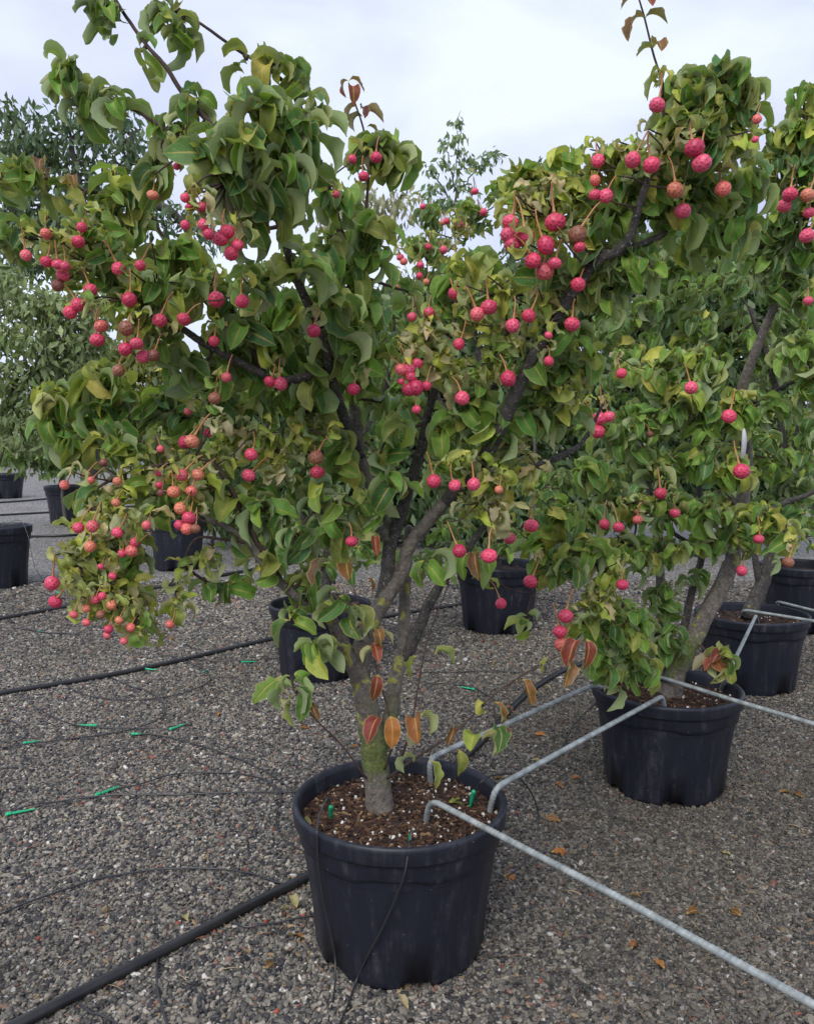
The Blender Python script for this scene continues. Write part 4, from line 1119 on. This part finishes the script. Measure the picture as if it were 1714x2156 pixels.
far_tree('locust_tree', 'tall dark tree with layered drooping sprays behind the pale shrub', 'tree', 190, 13.0,
    [(20,240,34,22),(60,295,70,34),(140,260,60,26),(230,265,60,26),(290,300,34,24),(120,320,60,24),(40,380,60,40),(230,330,30,16),(310,350,30,20),(190,390,60,30),(100,440,80,34),(290,410,44,24),(30,480,60,50),(150,500,70,40),(70,560,70,34),(330,470,30,20),(380,460,24,16),(240,480,40,26),(440,500,24,14)],
    [(0.085, 0.15, 0.095), (0.10, 0.17, 0.10), (0.07, 0.125, 0.08)], 0.17, 13, 30, 51,
    [[None, (190, 760, 13), (185, 600, 13), (180, 480, 13), (165, 380, 13), (150, 290, 13)], [(180, 500, 13), (240, 420, 13), (270, 340, 13), (275, 280, 13)], [(182, 520, 13), (110, 450, 13), (60, 330, 13), (30, 260, 13)], [(185, 560, 13), (300, 440, 13), (380, 460, 13.2), (440, 500, 13.3)]], r0=0.11, spread=0.2)
far_tree('pale_shrub', 'pale grey-green bushy shrub with arching bare stems beside the locust-like tree', 'shrub', -60, 8.5,
    [(20,610,40,34),(70,640,50,34),(120,660,44,30),(30,700,50,40),(100,720,60,34),(150,640,34,24),(40,790,60,40),(120,780,50,34),(20,870,50,40),(90,850,50,34),(180,700,40,34),(60,920,50,24),(200,650,34,24),(160,740,40,30)],
    [(0.25, 0.31, 0.14), (0.30, 0.36, 0.17), (0.20, 0.27, 0.11)], 0.11, 22, 24, 52,
    [[None, (10, 880, 8.5), (40, 780, 8.4), (90, 690, 8.4), (150, 620, 8.4)], [(10, 900, 8.5), (-20, 760, 8.5), (10, 640, 8.5), (30, 590, 8.5)], [(30, 800, 8.4), (110, 730, 8.3), (200, 640, 8.3)]], r0=0.02, spread=0.11)
far_tree('yellow_shrub', 'yellowish green shrub between the pale shrub and the dogwood limbs', 'shrub', 260, 11.0,
    [(200,760,50,24),(260,740,44,24),(170,800,44,24),(290,790,44,24),(230,810,60,24),(330,760,34,24),(370,800,40,24),(310,720,34,20)],
    [(0.30, 0.31, 0.07), (0.22, 0.27, 0.08), (0.36, 0.33, 0.08)], 0.13, 34, 26, 53,
    [[None, (250, 880, 11), (245, 800, 11), (240, 750, 11)], [(250, 880, 11), (330, 800, 11), (350, 760, 11)]], r0=0.03, spread=0.12)
far_tree('lime_shrub', 'bright lime broadleaf shrub seen under the dogwood limbs', 'shrub', 330, 12.5,
    [(300,850,44,14),(350,845,50,14),(400,850,44,16),(260,860,40,14),(320,890,80,24),(410,900,50,30),(200,880,60,24)],
    [(0.17, 0.30, 0.05), (0.21, 0.34, 0.07), (0.11, 0.22, 0.05)], 0.2, 40, 20, 54,
    [[None, (330, 900, 12.5), (335, 850, 12.5)]], r0=0.03, spread=0.13, droop=0.4)
far_tree('young_shrub', 'young green shrub with thin stems in the small far pot', 'shrub', 135, 13.6,
    [(110,950,50,24),(160,930,44,24),(70,930,44,20),(130,985,34,10),(190,960,40,24),(40,960,40,20)],
    [(0.12, 0.21, 0.06), (0.16, 0.25, 0.07), (0.09, 0.16, 0.06)], 0.17, 34, 20, 55,
    [[None, (130, 1010, 13.6), (120, 960, 13.6), (100, 910, 13.6)], [(130, 1000, 13.6), (170, 930, 13.6)]], r0=0.03, spread=0.14)
far_tree('leafy_sapling', 'upright pale green sapling with tiered whorls against the sky', 'tree', 958, 9.0,
    [(962,255,5,5),(962,285,8,4),(958,318,10,5),(940,298,4,4),(962,350,14,6),(990,335,4,4),(1010,345,10,7),(1025,325,8,5),(1042,322,5,4),(930,340,8,6),(908,352,5,5),(960,385,26,10),(920,390,12,8),(990,390,18,8),(960,420,40,14),(930,430,24,12),(900,400,8,8)],
    [(0.22, 0.31, 0.17), (0.26, 0.35, 0.19), (0.17, 0.26, 0.13)], 0.09, 34, 9, 56,
    [[None, (958, 600, 9), (960, 400, 9), (962, 250, 9)], [(959, 420, 9), (990, 375, 9), (1040, 322, 9)], [(959, 420, 9), (945, 340, 9), (940, 298, 9)], [(958, 440, 9), (920, 370, 9), (905, 350, 9)]], r0=0.011, spread=0.045)
far_tree('dry_leaved_tree', 'small tree with dull cream drying leaves behind the red shoot tip', 'tree', 700, 8.0,
    [(740,430,40,20),(790,420,40,20),(840,410,30,18),(720,470,40,24),(780,470,44,24),(830,450,34,20),(690,450,24,18)],
    [(0.42, 0.40, 0.27), (0.34, 0.34, 0.2), (0.5, 0.46, 0.33)], 0.1, 22, 14, 57,
    [[None, (700, 900, 8), (740, 700, 8), (765, 520, 8), (760, 420, 8)], [(772, 560, 8), (830, 450, 8), (860, 390, 8)]], r0=0.02, spread=0.1, droop=1.2)
far_tree('leafy_sapling', 'low green sapling tip poking over the yellowish dogwood crown', 'tree', 1130, 9.5,
    [(1115,350,10,8),(1140,345,12,8),(1125,380,20,14),(1120,420,30,20),(1110,500,50,40)],
    [(0.15, 0.22, 0.12), (0.11, 0.18, 0.09)], 0.1, 30, 11, 58,
    [[None, (1125, 600, 9.5), (1125, 345, 9.5)]], r0=0.02, spread=0.06)
far_tree('broadleaf_tree', 'large dark green tree closing the view behind the potted dogwoods', 'tree', 1480, 10.0,
    [(1340,560,60,50),(1440,540,70,50),(1550,520,60,50),(1640,540,60,60),(1380,660,80,60),(1520,650,80,60),(1660,670,70,60),(1350,780,80,60),(1480,790,80,60),(1620,800,80,60),(1350,900,80,60),(1500,910,80,60),(1650,920,80,60)] + [(xx, 1010, 70, 50) for xx in range(1320, 1720, 100)],
    [(0.06, 0.12, 0.05), (0.085, 0.15, 0.06), (0.05, 0.095, 0.04)], 0.2, 20, 26, 59,
    [[None, (1480, 900, 10), (1470, 700, 10), (1500, 540, 10)]], r0=0.1, spread=0.2)
far_tree('broadleaf_tree', 'green tree closing the view behind the lichen-covered trunk', 'tree', 690, 11.0,
    [(560,700,80,50),(680,680,80,50),(800,660,70,50),(480,800,70,50),(600,800,80,60),(740,790,80,60),(870,770,70,60),(980,760,70,60),(1100,740,70,60),(520,900,80,60),(660,900,80,60),(800,890,80,60),(930,880,80,60),(1070,870,80,60),(1200,860,80,60),(860,640,60,40),(980,620,70,50),(1100,600,70,60),(1210,640,70,70)] + [(xx, yy, 70, 46) for xx in range(470, 1260, 100) for yy in (990, 1070)],
    [(0.07, 0.13, 0.05), (0.095, 0.16, 0.06), (0.06, 0.11, 0.045)], 0.2, 20, 26, 60,
    [[None, (690, 900, 11), (780, 660, 11)]], r0=0.1, spread=0.2)
# clipped dark hedge at the far edge of the yard
def hedge():
    rng = np.random.default_rng(70)
    root = empty('far_hedge', (0, 47, 0)); tag(root, 'low dark hedge along the far edge of the gravel yard', 'hedge')
    x = np.repeat(np.linspace(-34, 34, 220), 22)
    cen = np.stack([x + rng.normal(0, 0.2, len(x)), 47 + rng.normal(0, 0.6, len(x)), rng.uniform(0, 1, len(x)) ** 0.7 * (2.3 + 0.7 * np.sin(x * 0.9) + 0.5 * np.sin(x * 2.3))], -1)
    tin = np.tile(np.array([(0.05, 0.075, 0.04)]), (len(cen), 1)) * rng.uniform(0.6, 1.5, (len(cen), 1))
    V, tri, T = far_leafage(rng, cen, tin, 0.4, 7, (0.22, 0.22, 0.2), 0.3)
    o = obj('foliage', mesh_from('foliage', V - np.array([0, 47, 0]), tri, M_FARLEAF, True, None, T), root); o['kind'] = 'stuff'
    m = MB()
    for xx in np.linspace(-33, 33, 45):
        m.tube(np.array([(xx, 0, 0), (xx + 0.1, 0.05, 0.7), (xx + 0.2, 0, 1.5)]), [0.05, 0.04, 0.02], 5)
    obj('stems', m.mesh('stems', M_BARKF), root)
hedge()

# ------------------------------------------------------------------ steel rods between the pots
def rod(label, pts, r=0.0083, ridge=True):
    """bent ribbed bar through world points (corners rounded)"""
    pts = [np.asarray(p, float) for p in pts]
    C = [pts[0]]
    for a, b, c in zip(pts[:-2], pts[1:-1], pts[2:]):
        la, lc = np.linalg.norm(a - b), np.linalg.norm(c - b)
        k = min(0.045, la * 0.45, lc * 0.45)
        p0 = b + (a - b) / la * k; p1 = b + (c - b) / lc * k
        for t in np.linspace(0, 1, 7):
            C.append((1 - t) ** 2 * p0 + 2 * t * (1 - t) * b + t * t * p1)
    C.append(pts[-1])
    # even steps, a raised rib every 1.1 cm
    C = np.array(C); seg = np.linalg.norm(np.diff(C, axis=0), axis=1); s = np.concatenate([[0], np.cumsum(seg)])
    n = int(s[-1] / 0.0027)
    ss = np.linspace(0, s[-1], n)
    D = np.stack([np.interp(ss, s, C[:, i]) for i in range(3)], -1)
    sides = 12
    V, q, t = tube(D, np.full(n, r), sides)
    if ridge:
        body = V[:n * sides].reshape(n, sides, 3)
        a = np.arange(sides) / sides * 2 * math.pi
        ph = (ss[:, None] / 0.0115) * 2 * math.pi + a[None, :]
        h = np.clip(np.sin(ph), -0.35, 1) * 0.085
        body = D[:, None, :] + (body - D[:, None, :]) * (1 + h[..., None])
        V[:n * sides] = body.reshape(-1, 3)
    o0 = np.array([D[0][0], D[0][1], D[:, 2].min()])
    o = obj('steel_rod', mesh_from('steel_rod', V - o0, q.tolist() + t.tolist(), M_ROD), None, o0)
    tag(o, label, 'rod', 'ribbed steel rods linking the pots')
    return o
zr = 0.455
rod('ribbed steel rod hooked into the soil beside a yellow fallen leaf', [G(893, 1752, 0.34), G(905, 1683, zr), G(1330, 1905, zr), G(1714, 2117, zr), G(2150, 2358, zr)], 0.0078)
rod('steel rod from the pot with drip tubes to the next front rim', [G(1031, 1712, 0.37), G(1042, 1660, zr), G(1395, 1466, zr), G(1400, 1492, 0.40)], 0.0083)
rod('steel rod half hidden by brown leaves, running between two pots', [G(907, 1655, 0.36), G(903, 1598, zr), G(1248, 1443, zr), G(1300, 1455, 0.38)], 0.0083)
rod('steel rod lying across the soil and rim of the joined pot', [G(1372, 1450, 0.37), G(1384, 1424, zr), G(1545, 1475, zr), G(1714, 1525, zr), G(2100, 1640, zr)], 0.0083)
rod('steel rod slanting up to the rim of the pot beyond', [G(1518, 1452, 0.37), G(1530, 1425, zr), G(1592, 1296, zr), G(1596, 1312, 0.38)], 0.0083)
rod('steel rod crossing the soil of the pot beyond', [G(1560, 1300, 0.38), G(1566, 1284, zr), G(1714, 1308, zr), G(1990, 1353, zr)], 0.0083)
rod('thin steel rod behind the rod crossing the far soil', [G(1640, 1285, 0.38), G(1634, 1266, zr), G(1714, 1286, zr), G(1990, 1355, zr)], 0.008)

# ------------------------------------------------------------------ hoses and drip tubes
def hose(label, px, r, lift=None, name='water_hose', group='black water hoses on the gravel'):
    C = catmull([G(x, y, (lift or r) * 0.9 + 0.004) for x, y in px], 8)
    V, q, t = tube(C, r, 10)
    o0 = np.array([C[0][0], C[0][1], 0.0])
    o = obj(name, mesh_from(name, V - o0, q.tolist() + t.tolist(), M_HOSE), None, o0)
    tag(o, label, 'hose', group)
    return o
hose('thick black hose running out from behind the pot with drip tubes', [(-60, 2205), (60, 2146), (200, 2075), (330, 2010), (470, 1936), (560, 1890), (640, 1850), (760, 1780), (900, 1665), (1010, 1565), (1060, 1510), (1110, 1460), (1180, 1415), (1250, 1388), (1330, 1350)], 0.0155)
hose('thick black hose running behind the half hidden pot', [(-60, 1474), (0, 1460), (130, 1439), (280, 1412), (430, 1379), (560, 1348), (700, 1320), (860, 1290), (1000, 1268)], 0.0155)
hose('thick black hose passing beneath the low coral fruits', [(-60, 1318), (0, 1303), (155, 1274), (340, 1236), (500, 1205), (660, 1178)], 0.0165)
hose('black hose beside the pot with looping tubes', [(10, 1132), (80, 1129), (160, 1126), (300, 1110)], 0.018)
hose('black hose passing in front of the small far pot', [(-40, 1086), (40, 1082), (140, 1076), (300, 1064)], 0.02)
hose('black hose running out beside the distant pot', [(-40, 1060), (40, 1055), (100, 1050), (240, 1040)], 0.022)

def stake_mesh():
    m = MB()
    # tapered ribbed blade with a collar and a barbed tip, lying along +x, length 1
    prof = [(0.0, 0.006), (0.04, 0.05), (0.10, 0.085), (0.13, 0.06), (0.16, 0.09), (0.2, 0.055), (0.26, 0.05), (0.6, 0.042), (0.9, 0.026), (1.0, 0.008)]
    C = np.array([(x, 0, 0) for x, _ in prof]); m.tube(C, np.array([r for _, r in prof]), 6)
    for s in (-1, 1):
        V = np.array([(0.2, s * 0.03, -0.01), (0.95, s * 0.02, -0.01), (0.9, s * 0.055, 0.0), (0.25, s * 0.095, 0.0), (0.2, s * 0.03, 0.012), (0.95, s * 0.02, 0.012)], float)
        m.add(V, np.array([(0, 1, 2, 3), (4, 3, 2, 5)]), None)
    return m.mesh('stake', M_STAKE, True)
ME_STAKE = stake_mesh()

def drip(label, px=None, stakes=(), r=0.0031, pts=None, group='thin black drip tubes'):
    C = catmull([G(x, y, r + 0.0105) for x, y in px], 8) if pts is None else catmull(pts, 8)
    if pts is None:
        C[:, 2] += 0.004 * np.abs(np.sin(np.linspace(0, 9, len(C))))
    V, q, t = tube(C, r, 7)
    o0 = np.array([C[0][0], C[0][1], 0.0])
    root = empty('drip_tube', o0); tag(root, label, 'tube', group)
    obj('tube', mesh_from('tube', V - o0, q.tolist() + t.tolist(), M_TUBE), root)
    for a, b in stakes:
        a = np.asarray(a if len(a) == 3 else G(*a, 0.016)); b = np.asarray(b if len(b) == 3 else G(*b, 0.012))
        d = b - a; L = np.linalg.norm(d); d /= L
        sd = norm(np.cross(np.array([0, 0, 1.0]) if abs(d[2]) < 0.9 else np.array([0, 1.0, 0]), d)); up = np.cross(d, sd)
        o = obj('green_stake', ME_STAKE, root)
        o.matrix_basis = Matrix.Translation(Vector(a - o0)) @ Matrix(np.stack([d, sd, up], 1).tolist()).to_4x4() @ Matrix.Diagonal((L, min(L, 0.085) * 1.2, min(L, 0.085) * 1.2, 1))
def Z(*p):   # from the enlarged lower-left quarter
    return [(x * 0.5, 1371 + y * 0.5) for x, y in p]
def S(*p):
    return [tuple(Z(a, b)) for a, b in p]
drip('drip tube with two green stakes curving off the hose by the half hidden pot', Z((65, 170), (130, 225), (220, 275), (320, 315), (450, 325), (600, 328), (720, 330)), S(((410, 314), (325, 311)), ((712, 332), (782, 306))))
drip('drip tube looping against the hose with a small green fitting', Z((275, 140), (350, 185), (450, 203), (600, 205), (750, 185), (850, 150), (885, 120), (860, 80), (800, 55), (720, 20)), S(((605, 74), (665, 80)), ((855, 90), (872, 80))))
drip('long drip tube making a wide bend across the gravel with two stakes', Z((465, 110), (550, 150), (640, 180), (690, 235), (680, 280), (600, 320), (480, 345), (250, 378), (0, 412), (-60, 425)), S(((550, 349), (642, 350)), ((95, 389), (168, 378))))
drip('drip tube running from a green stake towards the big pot', Z((560, 350), (640, 355), (750, 375), (900, 420), (1050, 475), (1150, 530), (1240, 596)))
drip('nearly straight drip tube ending in a green stake on open gravel', Z((40, 682), (90, 665), (170, 645), (300, 628), (500, 610), (780, 605), (1000, 600), (1250, 598)), S(((20, 690), (155, 664))))
drip('drip tube that arches towards the pot from a slanting green stake', Z((470, 592), (510, 580), (600, 562), (720, 525), (870, 512), (1010, 520), (1110, 545), (1170, 590), (1185, 630), (1165, 690), (1170, 760), (1210, 810), (1280, 846)), S(((398, 610), (508, 568))))
drip('bare drip tube bowed over gravel beside the thick hose', Z((-60, 1142), (0, 1115), (100, 1072), (250, 1015), (400, 965), (550, 940), (700, 922), (900, 918), (1050, 940), (1130, 968), (1200, 985)))
drip('short drip tube coming out from under the thick hose', Z((665, 1290), (660, 1400), (680, 1500), (705, 1580), (712, 1640)))
drip('drip tube between the thick hose and the base of the big pot', Z((975, 1148), (1040, 1165), (1150, 1150), (1320, 1120)))
drip('curved drip tube stub beside the end of the thick hose', Z((320, 1480), (380, 1525), (450, 1550), (495, 1580)))
drip('drip tube lying straight with a stake by the half hidden pot', Z((800, 35), (900, 42), (1050, 40), (1180, 30)), S(((1015, 46), (1082, 44))))
drip('small drip tube loop lying alone on the gravel', Z((-60, 288), (0, 290), (60, 300), (100, 330), (105, 360), (60, 385), (-40, 380)))
drip('far drip tube trailing to a green stake under the coral fruits', [(20, 1122), (30, 1180), (60, 1230), (110, 1255), (190, 1268)], [((118, 1246), (135, 1252))])
drip('faint drip tube beside the hose beneath the coral fruits', [(-40, 1322), (40, 1324), (95, 1332), (160, 1336)], [((80, 1329), (98, 1332))])
drip('drip tube crossing the gravel between the pots behind the trunk', [(860, 1418), (960, 1416), (1060, 1414), (1180, 1424)], ())
drip('second drip tube behind the trunk with a green stake', [(900, 1440), (960, 1442), (1010, 1455), (1060, 1490)], [((1000, 1452), (968, 1446))])
drip('drip tube hanging between the joined pot and the gravel', [(1255, 1480), (1215, 1520), (1190, 1560), (1178, 1595)], ())
# tubes on the big pot
R1 = 0.302
def on_pot(x, y):
    """point on the wall of the big pot seen at this pixel"""
    r = ray(x, y); o = np.array([0, 0, CAM_H]) - np.array([P1[0], P1[1], 0])
    best = None
    for t in np.linspace(1.2, 3.2, 2500):
        p = o + r * t
        if p[2] < 0.42:
            Rz = 0.2295 + (0.30 - 0.2295) * max(p[2], 0) / 0.40 + 0.004
            if p[2] > 0.35: Rz = R1 + 0.002
            if math.hypot(p[0], p[1]) <= Rz:
                return p + np.array([P1[0], P1[1], 0]) - r * 0.003
        if p[2] < 0.0: break
    return G(x, y, 0.01)
up_ = np.array([0, 0, 0.006])
drip('drip tube draped over the pot rim, bowing down its wall', None, [(G(697, 1697, 0.425), G(697, 1726, 0.368))], 0.0028,
     [G(697, 1698, 0.415), G(690, 1682, 0.47), G(675, 1712, 0.45), G(669, 1742, 0.43), on_pot(668, 1765) + up_, on_pot(672, 1830), on_pot(684, 1910), on_pot(699, 1975), on_pot(706, 2020), G(704, 2085, 0.01), G(690, 2156, 0.008), G(672, 2215, 0.008)])
drip('straight drip tube slanting down the front of the pot wall', None, [(G(864, 1755, 0.40), G(862, 1785, 0.36))], 0.0028,
     [G(864, 1757, 0.40), G(866, 1745, 0.455), G(865, 1768, 0.44), on_pot(862, 1782) + up_, on_pot(852, 1840), on_pot(830, 1900), on_pot(800, 1965), on_pot(775, 2012), on_pot(752, 2062), G(735, 2110, 0.01), G(716, 2156, 0.008), G(700, 2200, 0.008)])
drip('drip tube arching out behind the pot rim with a green stake', None, [(G(998, 1664, 0.43), G(990, 1702, 0.365))], 0.0028,
     [G(999, 1666, 0.42), G(1016, 1645, 0.47), G(1040, 1633, 0.44), G(1085, 1634, 0.34), G(1122, 1676, 0.22), G(1134, 1735, 0.12), G(1115, 1800, 0.04), G(1070, 1845, 0.012), G(1015, 1870, 0.01)])
drip('drip tube looping over the rim of the pot at the hose ends', None, [], 0.003,
     [np.array([g8[0] + 0.1, g8[1] + 0.1, 0.6]), np.array([g8[0] + 0.27, g8[1] + 0.16, 0.66]), np.array([g8[0] + 0.38, g8[1] + 0.1, 0.5]), np.array([g8[0] + 0.5, g8[1] - 0.02, 0.2]), np.array([g8[0] + 0.72, g8[1] - 0.05, 0.02]), np.array([g8[0] + 1.1, g8[1] - 0.1, 0.01])])

# ------------------------------------------------------------------ plant labels
def label_tag(label, x, y, d, L, W, roll):
    n = 7
    V, Q = [], []
    for i in range(n):
        t = i / (n - 1)
        bend = 0.22 * L * t * t
        for s in (-1, 1):
            for h in (0, 1):
                ww = W * (0.35 + 0.65 * min(1, t * 4)) * (1 if t < 0.85 else 1 - (t - 0.85) * 3)
                V.append((s * ww / 2, bend + h * 0.0008, -t * L))
    for i in range(n - 1):
        a = i * 4; b = a + 4
        Q += [(a, a + 2, b + 2, b), (a + 1, b + 1, b + 3, a + 3), (a, b, b + 1, a + 1), (a + 2, a + 3, b + 3, b + 2)]
    p = P(x, y, d)
    o = obj('plant_label', mesh_from('plant_label', V, Q, M_TAG), None, p)
    o.rotation_euler = (0.2, roll, 0.3)
    tag(o, label, 'label')
label_tag('white plastic strip label hanging among the leaves beside a stem', 1566, 902, 3.0, 0.125, 0.024, -0.35)
label_tag('thin white strip label tied near the trunk fork', 988, 1012, 2.2, 0.13, 0.008, -0.15)

# ------------------------------------------------------------------ fallen leaves
def _line(a, b, n=14):
    return [(a[0] + (b[0] - a[0]) * i / n, a[1] + (b[1] - a[1]) * i / n) for i in range(n + 1)]
LANDMARKS = [('beside the thick hose near the big pot', _line((60, 2146), (640, 1850))), ('by the hose behind the half hidden pot', _line((0, 1460), (560, 1348))),
             ('beside the rod hooked into soil', _line((1100, 1770), (1714, 2110))), ('under the rod between two pots', _line((1060, 1650), (1380, 1480))),
             ('beneath the rod half hidden by leaves', _line((950, 1570), (1230, 1450))), ('behind the pot with drip tubes', _line((640, 1560), (900, 1560))),
             ('at the foot of the joined pot', _line((1260, 1670), (1520, 1690))), ('near the pot with a rod across its rim', _line((1540, 1480), (1714, 1500))),
             ('in the open beside the joined pot', _line((1580, 1640), (1714, 1900))), ('behind the lichen-covered trunk', _line((780, 1340), (1000, 1380))),
             ('under the low coral fruits', [(330, 1340), (420, 1345)]), ('beside the looping drip tube', [(1140, 1700), (1150, 1790), (1080, 1850)]), ('among the drip tubes', _line((300, 1520), (600, 1560)))]
def fallen(x, y, deg, L, colour, z=0.012, where='on the gravel'):
    v = RNG.integers(len(LV['C']))
    e = leaf_grid(RNG, R_(RNG.uniform(5, 25)), R_(RNG.uniform(20, 70)), R_(RNG.uniform(10, 45)), R_(RNG.uniform(-40, 40)), RNG.uniform(0.15, 0.35), 0.48)
    me = mesh_from('fallen_leaf', e[0], e[1], M_LEAF, True, e[2], np.ones(3))
    o = obj('fallen_leaf', me, None, G(x, y, z))
    c = np.array(PAL[colour][RNG.integers(len(PAL[colour]))]) * RNG.uniform(0.9, 1.25)
    o.color = (*c.tolist(), 1)
    o.rotation_euler = (RNG.uniform(-0.3, 0.3), RNG.uniform(-0.4, 0.4), math.radians(deg))
    o.scale = (L, L, L)
    if where == 'on the gravel':
        q_ = min(LANDMARKS, key=lambda l: min(math.hypot(x - a, (y - b_) * 1.6) for a, b_ in l[1]))
        where = q_[0]
    word = {'orange': 'orange', 'tan': 'pale tan', 'brown': 'brown', 'yellow': 'yellow'}[colour]
    tag(o, f'dry {word} fallen leaf lying {where}', 'leaf', f'{word} fallen leaves {where}')
for x, y, dg, L, c in [(1160,1795,-80,0.075,'orange'),(1185,1660,20,0.06,'orange'),(1150,1550,60,0.06,'orange'),(1040,1640,-60,0.09,'brown'),(395,1940,30,0.06,'tan'),(582,1918,-90,0.055,'tan'),(625,1912,20,0.07,'tan'),(640,1975,60,0.06,'orange'),(735,1575,-80,0.05,'orange'),(628,1535,-70,0.06,'orange'),(460,1507,20,0.05,'orange'),(535,1408,-90,0.06,'brown'),(1225,1640,80,0.05,'orange'),(1445,1925,-60,0.065,'brown'),(1060,1845,-90,0.05,'orange'),(1180,1730,60,0.06,'brown'),(1330,2000,-30,0.05,'orange'),(1640,1670,-80,0.06,'orange'),(1560,1930,20,0.06,'brown'),(1690,1680,10,0.06,'brown'),(1350,1890,50,0.05,'brown'),(1610,1495,-90,0.06,'tan'),(1470,1655,-60,0.05,'orange'),(1400,2040,30,0.04,'orange'),(1275,1885,0,0.05,'brown'),(1540,1800,40,0.05,'tan'),(350,1345,-80,0.06,'brown'),(800,1330,-60,0.05,'orange'),(1080,1500,30,0.06,'orange'),(1120,1600,-100,0.055,'tan'),(860,2125,30,0.05,'tan'),(410,1355,80,0.05,'brown'),(1290,1650,20,0.05,'tan'),(560,2040,-20,0.05,'brown'),(950,1375,70,0.06,'orange'),(1040,1400,10,0.05,'brown'),(1160,1450,50,0.05,'tan')]:
    fallen(x, y, dg, L, c)
fallen(945, 1690, -60, 0.085, 'yellow', 0.385, 'on the soil beside the hooked rod')
fallen(655, 1740, 30, 0.05, 'tan', 0.378, 'on the soil inside the pot rim')
# straw bits on the gravel
b = MB()
srng = np.random.default_rng(90)
for i in range(170):
    y = srng.uniform(1480, 2150); x = srng.uniform(-20, 1730)
    c = G(x, y, 0.011); a = srng.uniform(0, 6.28); L = srng.uniform(0.012, 0.055)
    d = np.array([math.cos(a), math.sin(a), srng.uniform(-0.05, 0.05)])
    C = np.array([c - d * L / 2, c + np.array([0, 0, 0.003]), c + d * L / 2])
    V, q, t = tube(C, srng.uniform(0.0007, 0.0016), 4)
    b.add(V, q, t, np.array([(0.38, 0.29, 0.17), (0.24, 0.15, 0.09), (0.3, 0.14, 0.08)][srng.integers(3)]) * srng.uniform(0.7, 1.2))
tag(obj('straw_litter', b.mesh('straw_litter', M_CHIP, True, True)), 'dry straw and twig bits strewn over the gravel', 'litter', kind='stuff')
